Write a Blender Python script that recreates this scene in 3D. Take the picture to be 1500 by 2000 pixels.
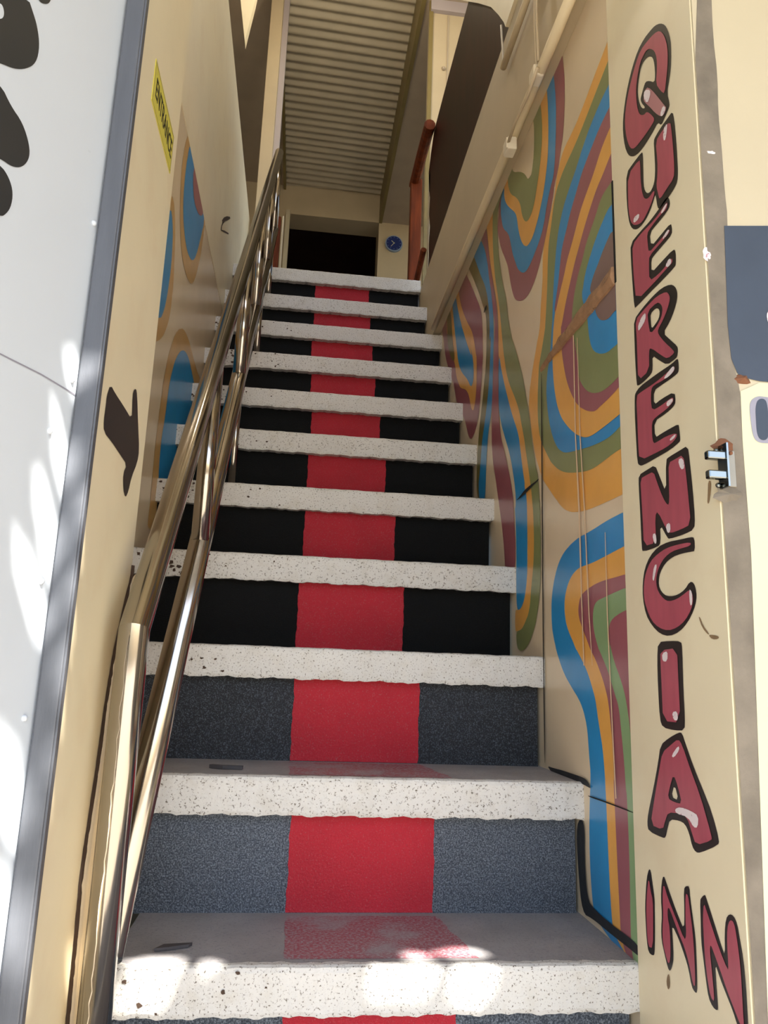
import bpy, bmesh, math, random
from mathutils import Vector, Matrix
from mathutils.geometry import tessellate_polygon
random.seed(4)
for o in list(bpy.data.objects): bpy.data.objects.remove(o)
sc = bpy.context.scene
COL = sc.collection

# ------------------------------------------------------------------ camera, light, exposure
def set_camera():
    yaw, pitch, roll = -0.111375, 0.212860, 0.035837
    f = Vector((-math.sin(yaw)*math.cos(pitch), math.cos(yaw)*math.cos(pitch), math.sin(pitch)))
    r = Vector((math.cos(yaw), math.sin(yaw), 0)); u = r.cross(f)
    c, s = math.cos(roll), math.sin(roll)
    r2 = c*r+s*u; u2 = -s*r+c*u
    cd = bpy.data.cameras.new('camera'); co = bpy.data.objects.new('camera', cd); COL.objects.link(co)
    m = Matrix((r2, u2, -f)).transposed().to_4x4(); m.translation = Vector((0.38416, -1.14086, 0.61723))
    co.matrix_world = m
    cd.sensor_fit = 'HORIZONTAL'; cd.sensor_width = 36; cd.lens = 1459.89/1500*36; cd.clip_start = 0.02
    sc.camera = co
set_camera()
SUN_DIR = Vector((0.30, -0.52, 0.78)).normalized()
w = bpy.data.worlds.new('world'); sc.world = w; w.use_nodes = True
nt = w.node_tree; nt.nodes.clear()
sky = nt.nodes.new('ShaderNodeTexSky'); sky.sky_type = 'NISHITA'; sky.sun_disc = False
sky.sun_elevation = math.asin(SUN_DIR.z); sky.sun_rotation = math.atan2(SUN_DIR.x, SUN_DIR.y)
sky.air_density = 1.0; sky.dust_density = 1.5; sky.ozone_density = 0.6
bg = nt.nodes.new('ShaderNodeBackground'); bg.inputs['Strength'].default_value = 0.30
out = nt.nodes.new('ShaderNodeOutputWorld')
nt.links.new(sky.outputs[0], bg.inputs[0]); nt.links.new(bg.outputs[0], out.inputs[0])
sl = bpy.data.lights.new('sun', 'SUN'); sl.energy = 16.0; sl.angle = math.radians(0.6); sl.color = (1, .95, .86)
so = bpy.data.objects.new('sun', sl); COL.objects.link(so)
so.rotation_euler = SUN_DIR.to_track_quat('Z', 'Y').to_euler()
vs = sc.view_settings
vs.view_transform = 'Standard'; vs.look = 'None'; vs.gamma = 1.0; vs.use_curve_mapping = False
vs.exposure = 0.84

# painted outlines in wall coordinates (metres): right wall (y,z), left wall (y,z), lettered jamb (y,z)
MURAL_RIGHT=[
('mustard',1,[(-0.0144,1.8147),(0.0149,1.8053),(0.063,1.7935),(0.1192,1.7748),(0.1896,1.7585),(0.2485,1.761),(0.2897,1.7285),(0.3073,1.6863),(0.3289,1.6671),(0.3543,1.6382),(0.3801,1.6132),(0.395,1.5831),(0.3951,1.5374),(0.4027,1.4963),(0.4135,1.4568),(0.4178,1.4168),(0.4392,1.3912),(0.4565,1.365),(0.4776,1.3331),(0.4955,1.3016),(0.5068,1.2603),(0.4939,1.2152),(0.4812,1.1734),(0.4594,1.1169),(0.4316,1.0795),(0.4177,1.0571),(0.3947,1.0379),(0.3229,0.9824),(0.283,0.9553),(0.2448,0.9408),(0.2023,0.9318),(0.1509,0.9258),(0.0676,0.9224),(-0.0056,0.9205),(-0.1377,0.9141),(-0.208,1.6781)]),
('green',2,[(-0.0133,1.7705),(0.0053,1.7644),(0.0525,1.7515),(0.1074,1.7355),(0.1713,1.7181),(0.2453,1.7096),(0.2692,1.7019),(0.2925,1.6917),(0.3139,1.6683),(0.3302,1.6295),(0.3496,1.5944),(0.3569,1.5606),(0.3622,1.4966),(0.3696,1.4565),(0.3807,1.3989),(0.3816,1.3972),(0.4074,1.3534),(0.4268,1.3274),(0.4305,1.3075),(0.4381,1.257),(0.4396,1.2046),(0.4256,1.148),(0.3909,1.111),(0.3577,1.0778),(0.3483,1.0698),(0.3064,1.0431),(0.26,1.0245),(0.1863,1.0061),(0.1301,0.9966),(0.0764,0.9982),(0.0287,0.9999),(-0.0056,0.9988),(-0.1455,0.9981),(-0.2055,1.6515)]),
('blue',3,[(-0.0131,1.7124),(0.0009,1.7114),(0.0424,1.7086),(0.1006,1.695),(0.144,1.6759),(0.1848,1.6518),(0.1756,1.6572),(0.2176,1.6389),(0.2506,1.6209),(0.2795,1.5923),(0.2979,1.5581),(0.3112,1.5117),(0.3218,1.4637),(0.3294,1.4141),(0.3338,1.3763),(0.3285,1.4091),(0.3389,1.3601),(0.3491,1.3151),(0.3705,1.2828),(0.378,1.2343),(0.3654,1.179),(0.3446,1.1323),(0.3135,1.0936),(0.2781,1.0727),(0.2487,1.064),(0.1841,1.0511),(0.1168,1.0392),(0.0479,1.0324),(-0.0071,1.0408),(-0.149,1.0369),(-0.2015,1.6073)]),
('maroon',4,[(-0.0114,1.6623),(0.0125,1.6616),(0.0544,1.6555),(0.0993,1.6413),(0.1469,1.624),(0.1786,1.601),(0.21,1.5808),(0.2376,1.5526),(0.2656,1.5277),(0.2782,1.4926),(0.2908,1.4574),(0.309,1.4248),(0.3165,1.4075),(0.312,1.4008),(0.1962,1.3423),(-0.1688,1.2519),(-0.1999,1.5898)]),
('mustard',5,[(-0.0123,1.6201),(0.0157,1.6146),(0.0494,1.6028),(0.0853,1.5789),(0.1186,1.565),(0.1572,1.5455),(0.1828,1.5218),(0.209,1.4994),(0.2357,1.4804),(0.2526,1.4571),(0.2808,1.431),(0.3042,1.4034),(0.3119,1.4028),(0.3278,1.3548),(0.3324,1.3077),(0.3288,1.2556),(0.3145,1.2004),(0.2898,1.1566),(0.2557,1.1242),(0.2138,1.094),(0.1827,1.0769),(0.1528,1.0648),(0.1237,1.0598),(0.0647,1.0587),(-0.0069,1.0593),(-0.1519,1.0681),(-0.1975,1.5636)]),
('maroon',6,[(-0.0129,1.5657),(0.0117,1.5588),(0.0407,1.5463),(0.0716,1.5377),(0.1079,1.5164),(0.1412,1.4932),(0.1661,1.4712),(0.1915,1.4505),(0.2179,1.4214),(0.2451,1.3915),(0.2736,1.3473),(0.2761,1.3525),(0.2756,1.3026),(0.2646,1.2586),(0.2465,1.2128),(0.2192,1.1724),(0.1882,1.1409),(0.1539,1.1197),(0.129,1.1082),(0.1049,1.1005),(0.081,1.1019),(0.0356,1.1031),(-0.0072,1.1087),(-0.157,1.1232),(-0.1919,1.503)]),
('green',7,[(-0.0067,1.5022),(0.0203,1.5051),(0.0528,1.5037),(0.0793,1.4839),(0.1063,1.4691),(0.1296,1.4548),(0.1494,1.4317),(0.174,1.4128),(0.1949,1.3849),(0.206,1.3593),(0.2122,1.3349),(0.2074,1.3288),(0.2033,1.2964),(0.1913,1.2553),(0.1837,1.2243),(0.1808,1.1939),(0.1515,1.1609),(0.1228,1.142),(0.0832,1.1277),(0.0415,1.1231),(-0.0086,1.127),(-0.1584,1.1391),(-0.1872,1.4517)]),
('blue',8,[(-0.0015,1.4572),(0.0235,1.4597),(0.0481,1.4504),(0.0693,1.4418),(0.0913,1.4294),(0.1096,1.4159),(0.1282,1.4021),(0.1429,1.3837),(0.1511,1.3615),(0.1524,1.3762),(0.154,1.3489),(0.134,1.3109),(0.1287,1.2901),(0.1274,1.2751),(0.1208,1.2434),(0.1055,1.2189),(0.0784,1.2009),(0.0482,1.1892),(0.0187,1.1868),(-0.0095,1.1852),(-0.1643,1.2032),(-0.1817,1.3926)]),
('brown',9,[(0.0077,1.4081),(0.0275,1.401),(0.0521,1.3908),(0.0735,1.3779),(0.0952,1.3683),(0.1136,1.3507),(0.1105,1.3424),(0.0937,1.3083),(0.0906,1.2926),(0.0833,1.2784),(0.0702,1.264),(0.0514,1.2539),(0.0328,1.2481),(0.0105,1.2502),(-0.0037,1.248),(-0.1658,1.2194),(-0.1764,1.3341)]),
('maroon',1,[(0.2584,2.0584),(0.239,1.9732),(0.2327,1.9254),(0.2357,1.8591),(0.2468,1.8001),(0.265,1.7692),(0.2897,1.7285),(0.303,1.7218),(0.3222,1.6853),(0.3475,1.6544),(0.3735,1.6206),(0.3997,1.5975),(0.4199,1.5746),(0.4538,1.5564),(0.4958,1.5461),(0.5393,1.5511),(0.5771,1.5672),(0.6164,1.5916),(0.6408,1.6238),(0.6616,1.6666),(0.6831,1.7268),(0.7097,1.7642),(0.7561,1.8254),(0.7804,1.8747),(0.7954,1.9104),(0.7812,1.9568),(0.7718,2.0005),(0.8723,2.2281),(0.6457,2.3066)]),
('blue',2,[(0.3104,2.0443),(0.2973,1.9834),(0.288,1.9153),(0.2912,1.8357),(0.3068,1.741),(0.3327,1.7271),(0.3649,1.6913),(0.3784,1.6654),(0.4049,1.6425),(0.4452,1.6295),(0.4872,1.6184),(0.5234,1.6196),(0.5532,1.6329),(0.5917,1.6662),(0.6156,1.7034),(0.6402,1.7417),(0.6613,1.7949),(0.6831,1.8304),(0.7283,1.8704),(0.7472,1.9054),(0.7618,1.9585),(0.7525,1.9959),(0.7384,2.0299),(0.7535,2.2069),(0.5956,2.2613)]),
('mustard',3,[(0.3642,2.0637),(0.3466,2.0028),(0.3398,1.9231),(0.3431,1.8295),(0.3605,1.7803),(0.3824,1.7433),(0.4094,1.7141),(0.4368,1.6937),(0.4647,1.68),(0.5003,1.68),(0.5222,1.6897),(0.552,1.7168),(0.5827,1.7721),(0.5943,1.8164),(0.6104,1.8458),(0.6742,1.905),(0.7101,1.9464),(0.7241,1.9819),(0.715,2.0275),(0.7256,2.1845),(0.5482,2.2184)]),
('green',4,[(0.4183,2.0763),(0.4054,2.0391),(0.3869,1.975),(0.3823,1.9088),(0.3974,1.8468),(0.4116,1.8177),(0.4273,1.7943),(0.4489,1.7601),(0.4774,1.7471),(0.5063,1.7499),(0.5284,1.7656),(0.5509,1.7983),(0.5621,1.8372),(0.5977,1.8829),(0.6522,1.929),(0.6785,1.9727),(0.683,2.0043),(0.6878,2.1712),(0.5254,2.1979)]),
('tan',5,[(0.4762,2.0687),(0.4485,2.0008),(0.4424,1.9572),(0.4474,1.8973),(0.4661,1.8576),(0.475,1.8585),(0.4968,1.8641),(0.5113,1.885),(0.5338,1.9106),(0.5727,1.9432),(0.6136,1.9705),(0.639,1.9976),(0.6368,2.0364),(0.6985,2.197),(0.5482,2.2184)]),
('blue',2,[(0.7777,1.5061),(0.7769,1.4118),(0.7762,1.3456),(0.7439,1.2827),(0.6832,1.206),(0.6506,1.1555),(0.6271,1.1022),(0.612,1.0526),(0.6199,1.0201),(0.6283,1.0637),(0.6139,0.9869),(0.6097,0.914),(0.6121,0.8575),(0.6106,0.8069),(0.6061,0.7815),(0.592,0.7748),(0.5688,0.7785),(0.5415,0.8003),(0.4967,0.87),(0.4932,1.0322),(0.527,1.1256),(0.5582,1.1865),(0.6259,1.2796),(0.7003,1.3818),(0.7359,1.4613)]),
('mustard',3,[(0.9314,2.0325),(0.9058,1.9569),(0.8808,1.8681),(0.8526,1.8005),(0.8298,1.7501),(0.7992,1.6845),(0.7777,1.6136),(0.7773,1.5661),(0.7766,1.4958),(0.7683,1.5019),(0.7449,1.4439),(0.7003,1.369),(0.6582,1.3032),(0.6261,1.2603),(0.5877,1.2121),(0.5732,1.1682),(0.5521,1.1055),(0.5316,1.0559),(0.5187,0.9988),(0.546,1.0875),(0.524,1.0394),(0.5206,0.9827),(0.5203,0.9003),(0.5231,0.8467),(0.5415,0.8003),(0.5688,0.7785),(0.5967,0.7752),(0.6204,0.7798),(0.6208,0.7328),(0.6113,0.7254),(0.5515,0.7317),(0.482,0.7766),(0.4472,0.8632),(0.4512,1.0223),(0.4828,1.113),(0.4895,1.0995),(0.5155,1.1732),(0.5499,1.2528),(0.6497,1.3744),(0.7004,1.4721),(0.7005,1.5377),(0.7027,1.5311),(0.7338,1.6386),(0.8004,1.7957),(0.819,1.9076),(0.8115,2.0057),(0.7249,2.0135),(0.8693,2.0628)]),
('green',4,[(0.7249,2.0135),(0.8473,2.0301),(0.8475,1.9256),(0.8355,1.8414),(0.8171,1.768),(0.7825,1.6879),(0.7575,1.6154),(0.7412,1.5492),(0.7177,1.4702),(0.7181,1.4799),(0.7004,1.4255),(0.6663,1.3735),(0.6177,1.3202),(0.5795,1.2703),(0.5649,1.2348),(0.5435,1.1933),(0.5299,1.1552),(0.5098,1.1051),(0.4969,1.0691),(0.4843,1.0338),(0.4787,0.9904),(0.4804,1.0292),(0.4732,0.9732),(0.4703,0.9191),(0.4757,0.8671),(0.4936,0.8168),(0.5074,0.7657),(0.5425,0.7418),(0.5695,0.7273),(0.6113,0.7268),(0.6069,0.6912),(0.5792,0.6784),(0.5347,0.6838),(0.4919,0.708),(0.4585,0.7417),(0.4332,0.7977),(0.4251,0.8601),(0.4245,0.9634),(0.4342,1.0452),(0.4532,1.1047),(0.4477,1.067),(0.4627,1.1136),(0.4814,1.1625),(0.494,1.2108),(0.5138,1.2629),(0.5344,1.3121),(0.5631,1.3709),(0.6088,1.4443),(0.6492,1.5006),(0.6512,1.5069),(0.6802,1.5655),(0.6952,1.6301),(0.7262,1.6863),(0.7586,1.7593),(0.784,1.8357),(0.7976,1.9195),(0.7898,1.9909),(0.6469,2.0063)]),
('blue',2,[(1.0542,2.0555),(0.9898,1.9957),(0.9386,1.929),(0.9036,1.8555),(0.8793,1.79),(0.8418,1.6821),(0.8322,1.6161),(0.8307,1.5193),(0.8323,1.6001),(0.8401,1.4641),(0.844,1.3971),(0.8533,1.3596),(0.8878,1.3168),(0.9021,1.2667),(0.9113,1.2151),(0.9151,1.1622),(0.9244,1.1162),(0.989,1.1308),(1.0019,1.1838),(0.9813,1.2343),(0.9617,1.3127),(0.9306,1.3587),(0.9053,1.4058),(0.8856,1.4544),(0.8717,1.5332),(0.8629,1.6146),(0.8844,1.5917),(0.8763,1.6374),(0.8864,1.6923),(0.906,1.7533),(0.9354,1.8054),(0.9962,1.8764),(1.0614,1.9608),(1.1189,2.0321),(1.1844,2.1174)]),
('olive',1,[(1.143,2.0642),(1.0625,1.9925),(0.9265,1.8293),(0.8692,1.7338),(0.8492,1.5999),(0.848,1.5268),(0.8717,1.5332),(0.885,1.4262),(0.9192,1.327),(0.9377,1.2223),(0.9457,1.1291),(1.0289,1.1482),(1.0255,1.275),(1.0072,1.3413),(0.9863,1.392),(0.9548,1.4526),(0.9194,1.5538),(0.9161,1.6398),(0.9171,1.6318),(0.9235,1.7034),(0.9629,1.7519),(1.0254,1.8356),(1.0919,1.9134),(1.1626,1.9907),(1.2254,2.0598),(1.3118,2.1754)]),
('maroon',3,[(0.9611,2.0423),(0.9208,1.9905),(0.9055,1.9408),(0.8904,1.8868),(0.8618,1.8184),(0.8342,1.7525),(0.8076,1.689),(0.786,1.6177),(0.7766,1.4958),(0.7824,1.4946),(0.7769,1.4118),(0.7762,1.3456),(0.7667,1.3032),(0.7527,1.26),(0.7259,1.2189),(0.6916,1.167),(0.6588,1.1103),(0.6352,1.0579),(0.6276,1.0218),(0.6385,1.0571),(0.6287,1.0045),(0.6162,0.9438),(0.6198,0.8642),(0.7065,0.875),(0.7175,0.9458),(0.7399,1.0113),(0.7748,1.0883),(0.8053,1.1545),(0.8307,1.2115),(0.8066,1.148),(0.8312,1.2062),(0.8467,1.2634),(0.8496,1.3178),(0.8485,1.3715),(0.8397,1.4364),(0.826,1.5134),(0.8223,1.5954),(0.8307,1.5193),(0.8229,1.5636),(0.8195,1.6221),(0.8418,1.6821),(0.8604,1.7417),(0.8888,1.8081),(0.9087,1.8715),(0.9388,1.9372),(0.99,2.0013),(1.0382,2.054),(1.0017,2.0533)]),
('maroon',1,[(1.275,2.0612),(1.1608,1.9518),(1.0788,1.8559),(1.0029,1.7699),(0.9767,1.7249),(0.965,1.6543),(0.9628,1.5766),(0.9642,1.588),(0.9681,1.5306),(0.9886,1.4654),(1.0039,1.4126),(1.0318,1.3842),(1.0665,1.3661),(1.1089,1.3602),(1.1479,1.3862),(1.1829,1.4348),(1.2116,1.4698),(1.3465,1.5737),(1.3824,1.6491),(1.5629,1.8321),(1.6308,1.9784),(1.6584,2.014),(1.5366,2.0541),(1.3943,2.0754)]),
('mustard',2,[(1.3583,2.0429),(1.3065,1.9502),(1.252,1.8772),(1.1765,1.799),(1.1062,1.7343),(1.0717,1.6775),(1.0432,1.6116),(1.0471,1.6398),(1.0363,1.5739),(1.0419,1.5006),(1.0583,1.4617),(1.0819,1.4461),(1.114,1.4728),(1.1417,1.5234),(1.1897,1.5639),(1.2748,1.6003),(1.3134,1.6355),(1.3537,1.6792),(1.3728,1.7323),(1.4411,1.7975),(1.4958,1.8585),(1.5365,1.9337),(1.5407,1.9247),(1.5495,2.0275),(1.4625,2.0481)]),
('blue',3,[(1.3985,2.0363),(1.3302,1.9167),(1.2612,1.8227),(1.1845,1.7291),(1.1021,1.6371),(1.1302,1.6929),(1.0897,1.6337),(1.0749,1.5746),(1.086,1.5452),(1.1171,1.542),(1.1644,1.5891),(1.2639,1.6558),(1.3105,1.7058),(1.3448,1.7726),(1.3817,1.8604),(1.3626,1.8106),(1.4112,1.9263),(1.4451,2.0068)]),
('olive',3,[(1.5212,2.0494),(1.4561,1.9644),(1.4352,1.8752),(1.3857,1.7603),(1.4119,1.8385),(1.3834,1.7721),(1.3894,1.7464),(1.4572,1.7936),(1.5135,1.8666),(1.5365,1.9337),(1.5251,1.9174),(1.548,2.0103)]),
('blue',1,[(-0.0084,0.8898),(0.0226,0.8904),(0.0848,0.8888),(0.1534,0.8838),(0.2049,0.8831),(0.2543,0.8756),(0.2938,0.8632),(0.3215,0.8459),(0.3434,0.8199),(0.3587,0.7903),(0.3636,0.7548),(0.3612,0.7237),(0.3516,0.6997),(0.3353,0.676),(0.3472,0.69),(0.3256,0.6606),(0.2941,0.6285),(0.2537,0.6036),(0.2156,0.5819),(0.1935,0.559),(0.1814,0.5313),(0.1784,0.5069),(0.1754,0.4827),(0.1703,0.459),(0.1804,0.4008),(0.1844,0.3338),(0.1792,0.2702),(0.1682,0.2337),(0.0995,0.2169),(0.0038,0.2071),(-0.1149,0.2193),(-0.1763,0.8522)]),
('mustard',2,[(-0.0041,0.8341),(0.0269,0.8324),(0.0889,0.828),(0.1406,0.8251),(0.1792,0.8252),(0.208,0.8247),(0.2448,0.8149),(0.2708,0.7953),(0.2848,0.7716),(0.2847,0.7442),(0.2744,0.7188),(0.2449,0.691),(0.2223,0.6688),(0.2299,0.6769),(0.1929,0.6497),(0.1712,0.6291),(0.1547,0.6074),(0.1408,0.5864),(0.1339,0.5623),(0.1252,0.5356),(0.1165,0.5126),(0.112,0.4897),(0.108,0.4594),(0.1085,0.4577),(0.1057,0.4135),(0.1029,0.3361),(0.0992,0.2763),(0.0925,0.2279),(0.0038,0.2071),(-0.1149,0.2193),(-0.1708,0.7952)]),
('maroon',3,[(-0.0047,0.7878),(0.0348,0.787),(0.0916,0.7879),(0.1378,0.785),(0.1819,0.7771),(0.2024,0.7684),(0.2121,0.7497),(0.2101,0.7323),(0.1941,0.7122),(0.1757,0.6925),(0.1555,0.6692),(0.1426,0.661),(0.1186,0.6359),(0.0997,0.6118),(0.0856,0.5853),(0.0799,0.5544),(0.0744,0.5242),(0.0728,0.4941),(0.0712,0.4643),(0.0741,0.4624),(0.0717,0.4192),(0.0688,0.3439),(0.0656,0.2856),(0.0626,0.2259),(0.0049,0.1933),(-0.1149,0.2193),(-0.1667,0.7529)]),
('leaf',4,[(-0.0052,0.7663),(0.032,0.7637),(0.0936,0.7581),(0.124,0.7548),(0.1376,0.7458),(0.1424,0.7277),(0.14,0.7072),(0.1285,0.6845),(0.1147,0.6643),(0.1244,0.6772),(0.1009,0.6537),(0.0786,0.6295),(0.0612,0.6016),(0.0442,0.5793),(0.0392,0.5495),(0.0342,0.5203),(0.0299,0.4843),(0.0262,0.4419),(0.0265,0.4688),(0.0239,0.4274),(0.0225,0.3545),(0.025,0.2968),(0.0271,0.2263),(0.0049,0.1933),(-0.1149,0.2193),(-0.1646,0.7319)]),
('maroon',5,[(-0.0066,0.7312),(0.0259,0.7272),(0.058,0.72),(0.0728,0.7094),(0.0764,0.6922),(0.0685,0.6709),(0.0711,0.6804),(0.0576,0.6515),(0.037,0.6267),(0.0208,0.6027),(0.012,0.5793),(0.0056,0.5519),(0.001,0.5234),(-0.0029,0.4883),(-0.0077,0.4472),(-0.1365,0.4417),(-0.164,0.725)]),
('smear',6,[(0.1983,0.3809),(0.2022,0.3133),(0.1937,0.2534),(0.1631,0.2461),(0.0937,0.2437),(0.0173,0.246),(-0.0088,0.2409),(-0.0079,0.2299),(0.0324,0.2301),(0.0986,0.2289),(0.1729,0.2292),(0.2185,0.2238),(0.234,0.2891),(0.2395,0.3699)]),
('smear',6,[(0.3972,0.4467),(0.3567,0.4469),(0.3128,0.4487),(0.2515,0.4494),(0.1952,0.4501),(0.1777,0.4452),(0.1652,0.4358),(0.187,0.4374),(0.2234,0.4389),(0.2923,0.4381),(0.3571,0.435)]),
('crack',7,[(0.6083,1.0449),(0.5747,1.0484),(0.5386,1.0554),(0.4905,1.0567),(0.4448,1.0558),(0.4291,1.057),(0.4323,1.0526),(0.4773,1.0502),(0.5179,1.0461),(0.5747,1.044)]),
('crack',7,[(0.9476,1.7207),(0.9335,1.729),(0.913,1.7313),(0.9072,1.7232),(0.9239,1.719),(0.938,1.7171)]),
('crack',7,[(0.179,0.4237),(0.0967,0.426),(-0.0059,0.4266),(-0.0057,0.4252),(0.0968,0.4236),(0.1791,0.4211)]),
('crack',7,[(0.4079,1.2982),(0.4008,1.2953),(0.4075,0.7523),(0.4043,0.4513),(0.4107,0.4506),(0.4141,0.7528)]),
('scratch',10,[(0.2042,1.297),(0.1987,1.2944),(0.1988,1.0845),(0.1863,0.9286),(0.1849,0.7737),(0.1801,0.6442),(0.1849,0.6442),(0.1899,0.7742),(0.194,0.9302),(0.2041,1.0862)]),
('scratch',10,[(0.1828,1.2815),(0.1801,1.2803),(0.1754,1.077),(0.1613,0.9234),(0.1509,0.7337),(0.1425,0.644),(0.1448,0.644),(0.1556,0.7341),(0.1662,0.9244),(0.1805,1.0787)]),
('scratch',10,[(0.0744,0.8689),(0.0723,0.8685),(0.0715,0.728),(0.0649,0.5618),(0.0585,0.4368),(0.0624,0.4362),(0.0689,0.5616),(0.0756,0.7283)]),
]
MURAL_LEFT=[
('mustard2',1,[(0.7674,2.0929),(0.7473,2.0694),(0.7212,1.9868),(0.7305,1.9038),(0.7702,1.8239),(0.8265,1.7697),(0.9076,1.7516),(1.0005,1.7623),(1.0631,1.789),(1.1239,1.8674),(1.1694,1.9778),(1.1782,2.0778),(1.2554,2.1864),(0.919,2.1979)]),
('blue',2,[(0.7933,2.0907),(0.7754,1.9909),(0.7765,1.9183),(0.8012,1.8623),(0.8591,1.8263),(0.9269,1.8154),(1.0143,1.8403),(1.0745,1.8958),(1.1261,1.9934),(1.1674,2.0924),(1.0755,2.1495),(0.8656,2.1163)]),
('maroon',3,[(0.8798,2.0762),(0.9014,2.0255),(0.945,2.001),(1.0454,2.0203),(1.1297,2.0761),(1.1177,2.1365),(0.9658,2.1321)]),
('mustard2',1,[(0.6472,1.8241),(0.7107,1.7849),(0.7493,1.7055),(0.7735,1.6163),(0.7674,1.5284),(0.729,1.4669),(0.6588,1.4087),(0.5246,1.35),(0.4233,1.5393),(0.5269,1.7272)]),
('blue',2,[(0.6253,1.782),(0.6869,1.7524),(0.7129,1.6838),(0.7143,1.6174),(0.7017,1.5446),(0.6727,1.4878),(0.6433,1.4652),(0.4941,1.407),(0.4465,1.4959)]),
('mustard2',1,[(0.9432,1.5863),(1.0233,1.6117),(1.1269,1.6136),(1.2814,1.6003),(1.4763,1.6062),(1.4671,1.4283),(1.1303,1.0291),(0.7571,0.943),(0.7632,0.9886),(0.7616,1.0783),(0.7531,1.1522),(0.7588,1.2315),(0.7716,1.3314),(0.7853,1.4021),(0.8228,1.4686),(0.8673,1.5304)]),
('blue',2,[(1.004,1.5466),(1.1035,1.5681),(1.1788,1.5573),(1.2957,1.5358),(1.4179,1.4973),(1.2193,1.2714),(0.9906,1.086),(0.8503,1.0693),(0.8268,1.1264),(0.8183,1.2034),(0.8406,1.2756),(0.8476,1.3611),(0.8713,1.4214),(0.9162,1.4859)]),
]
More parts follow.
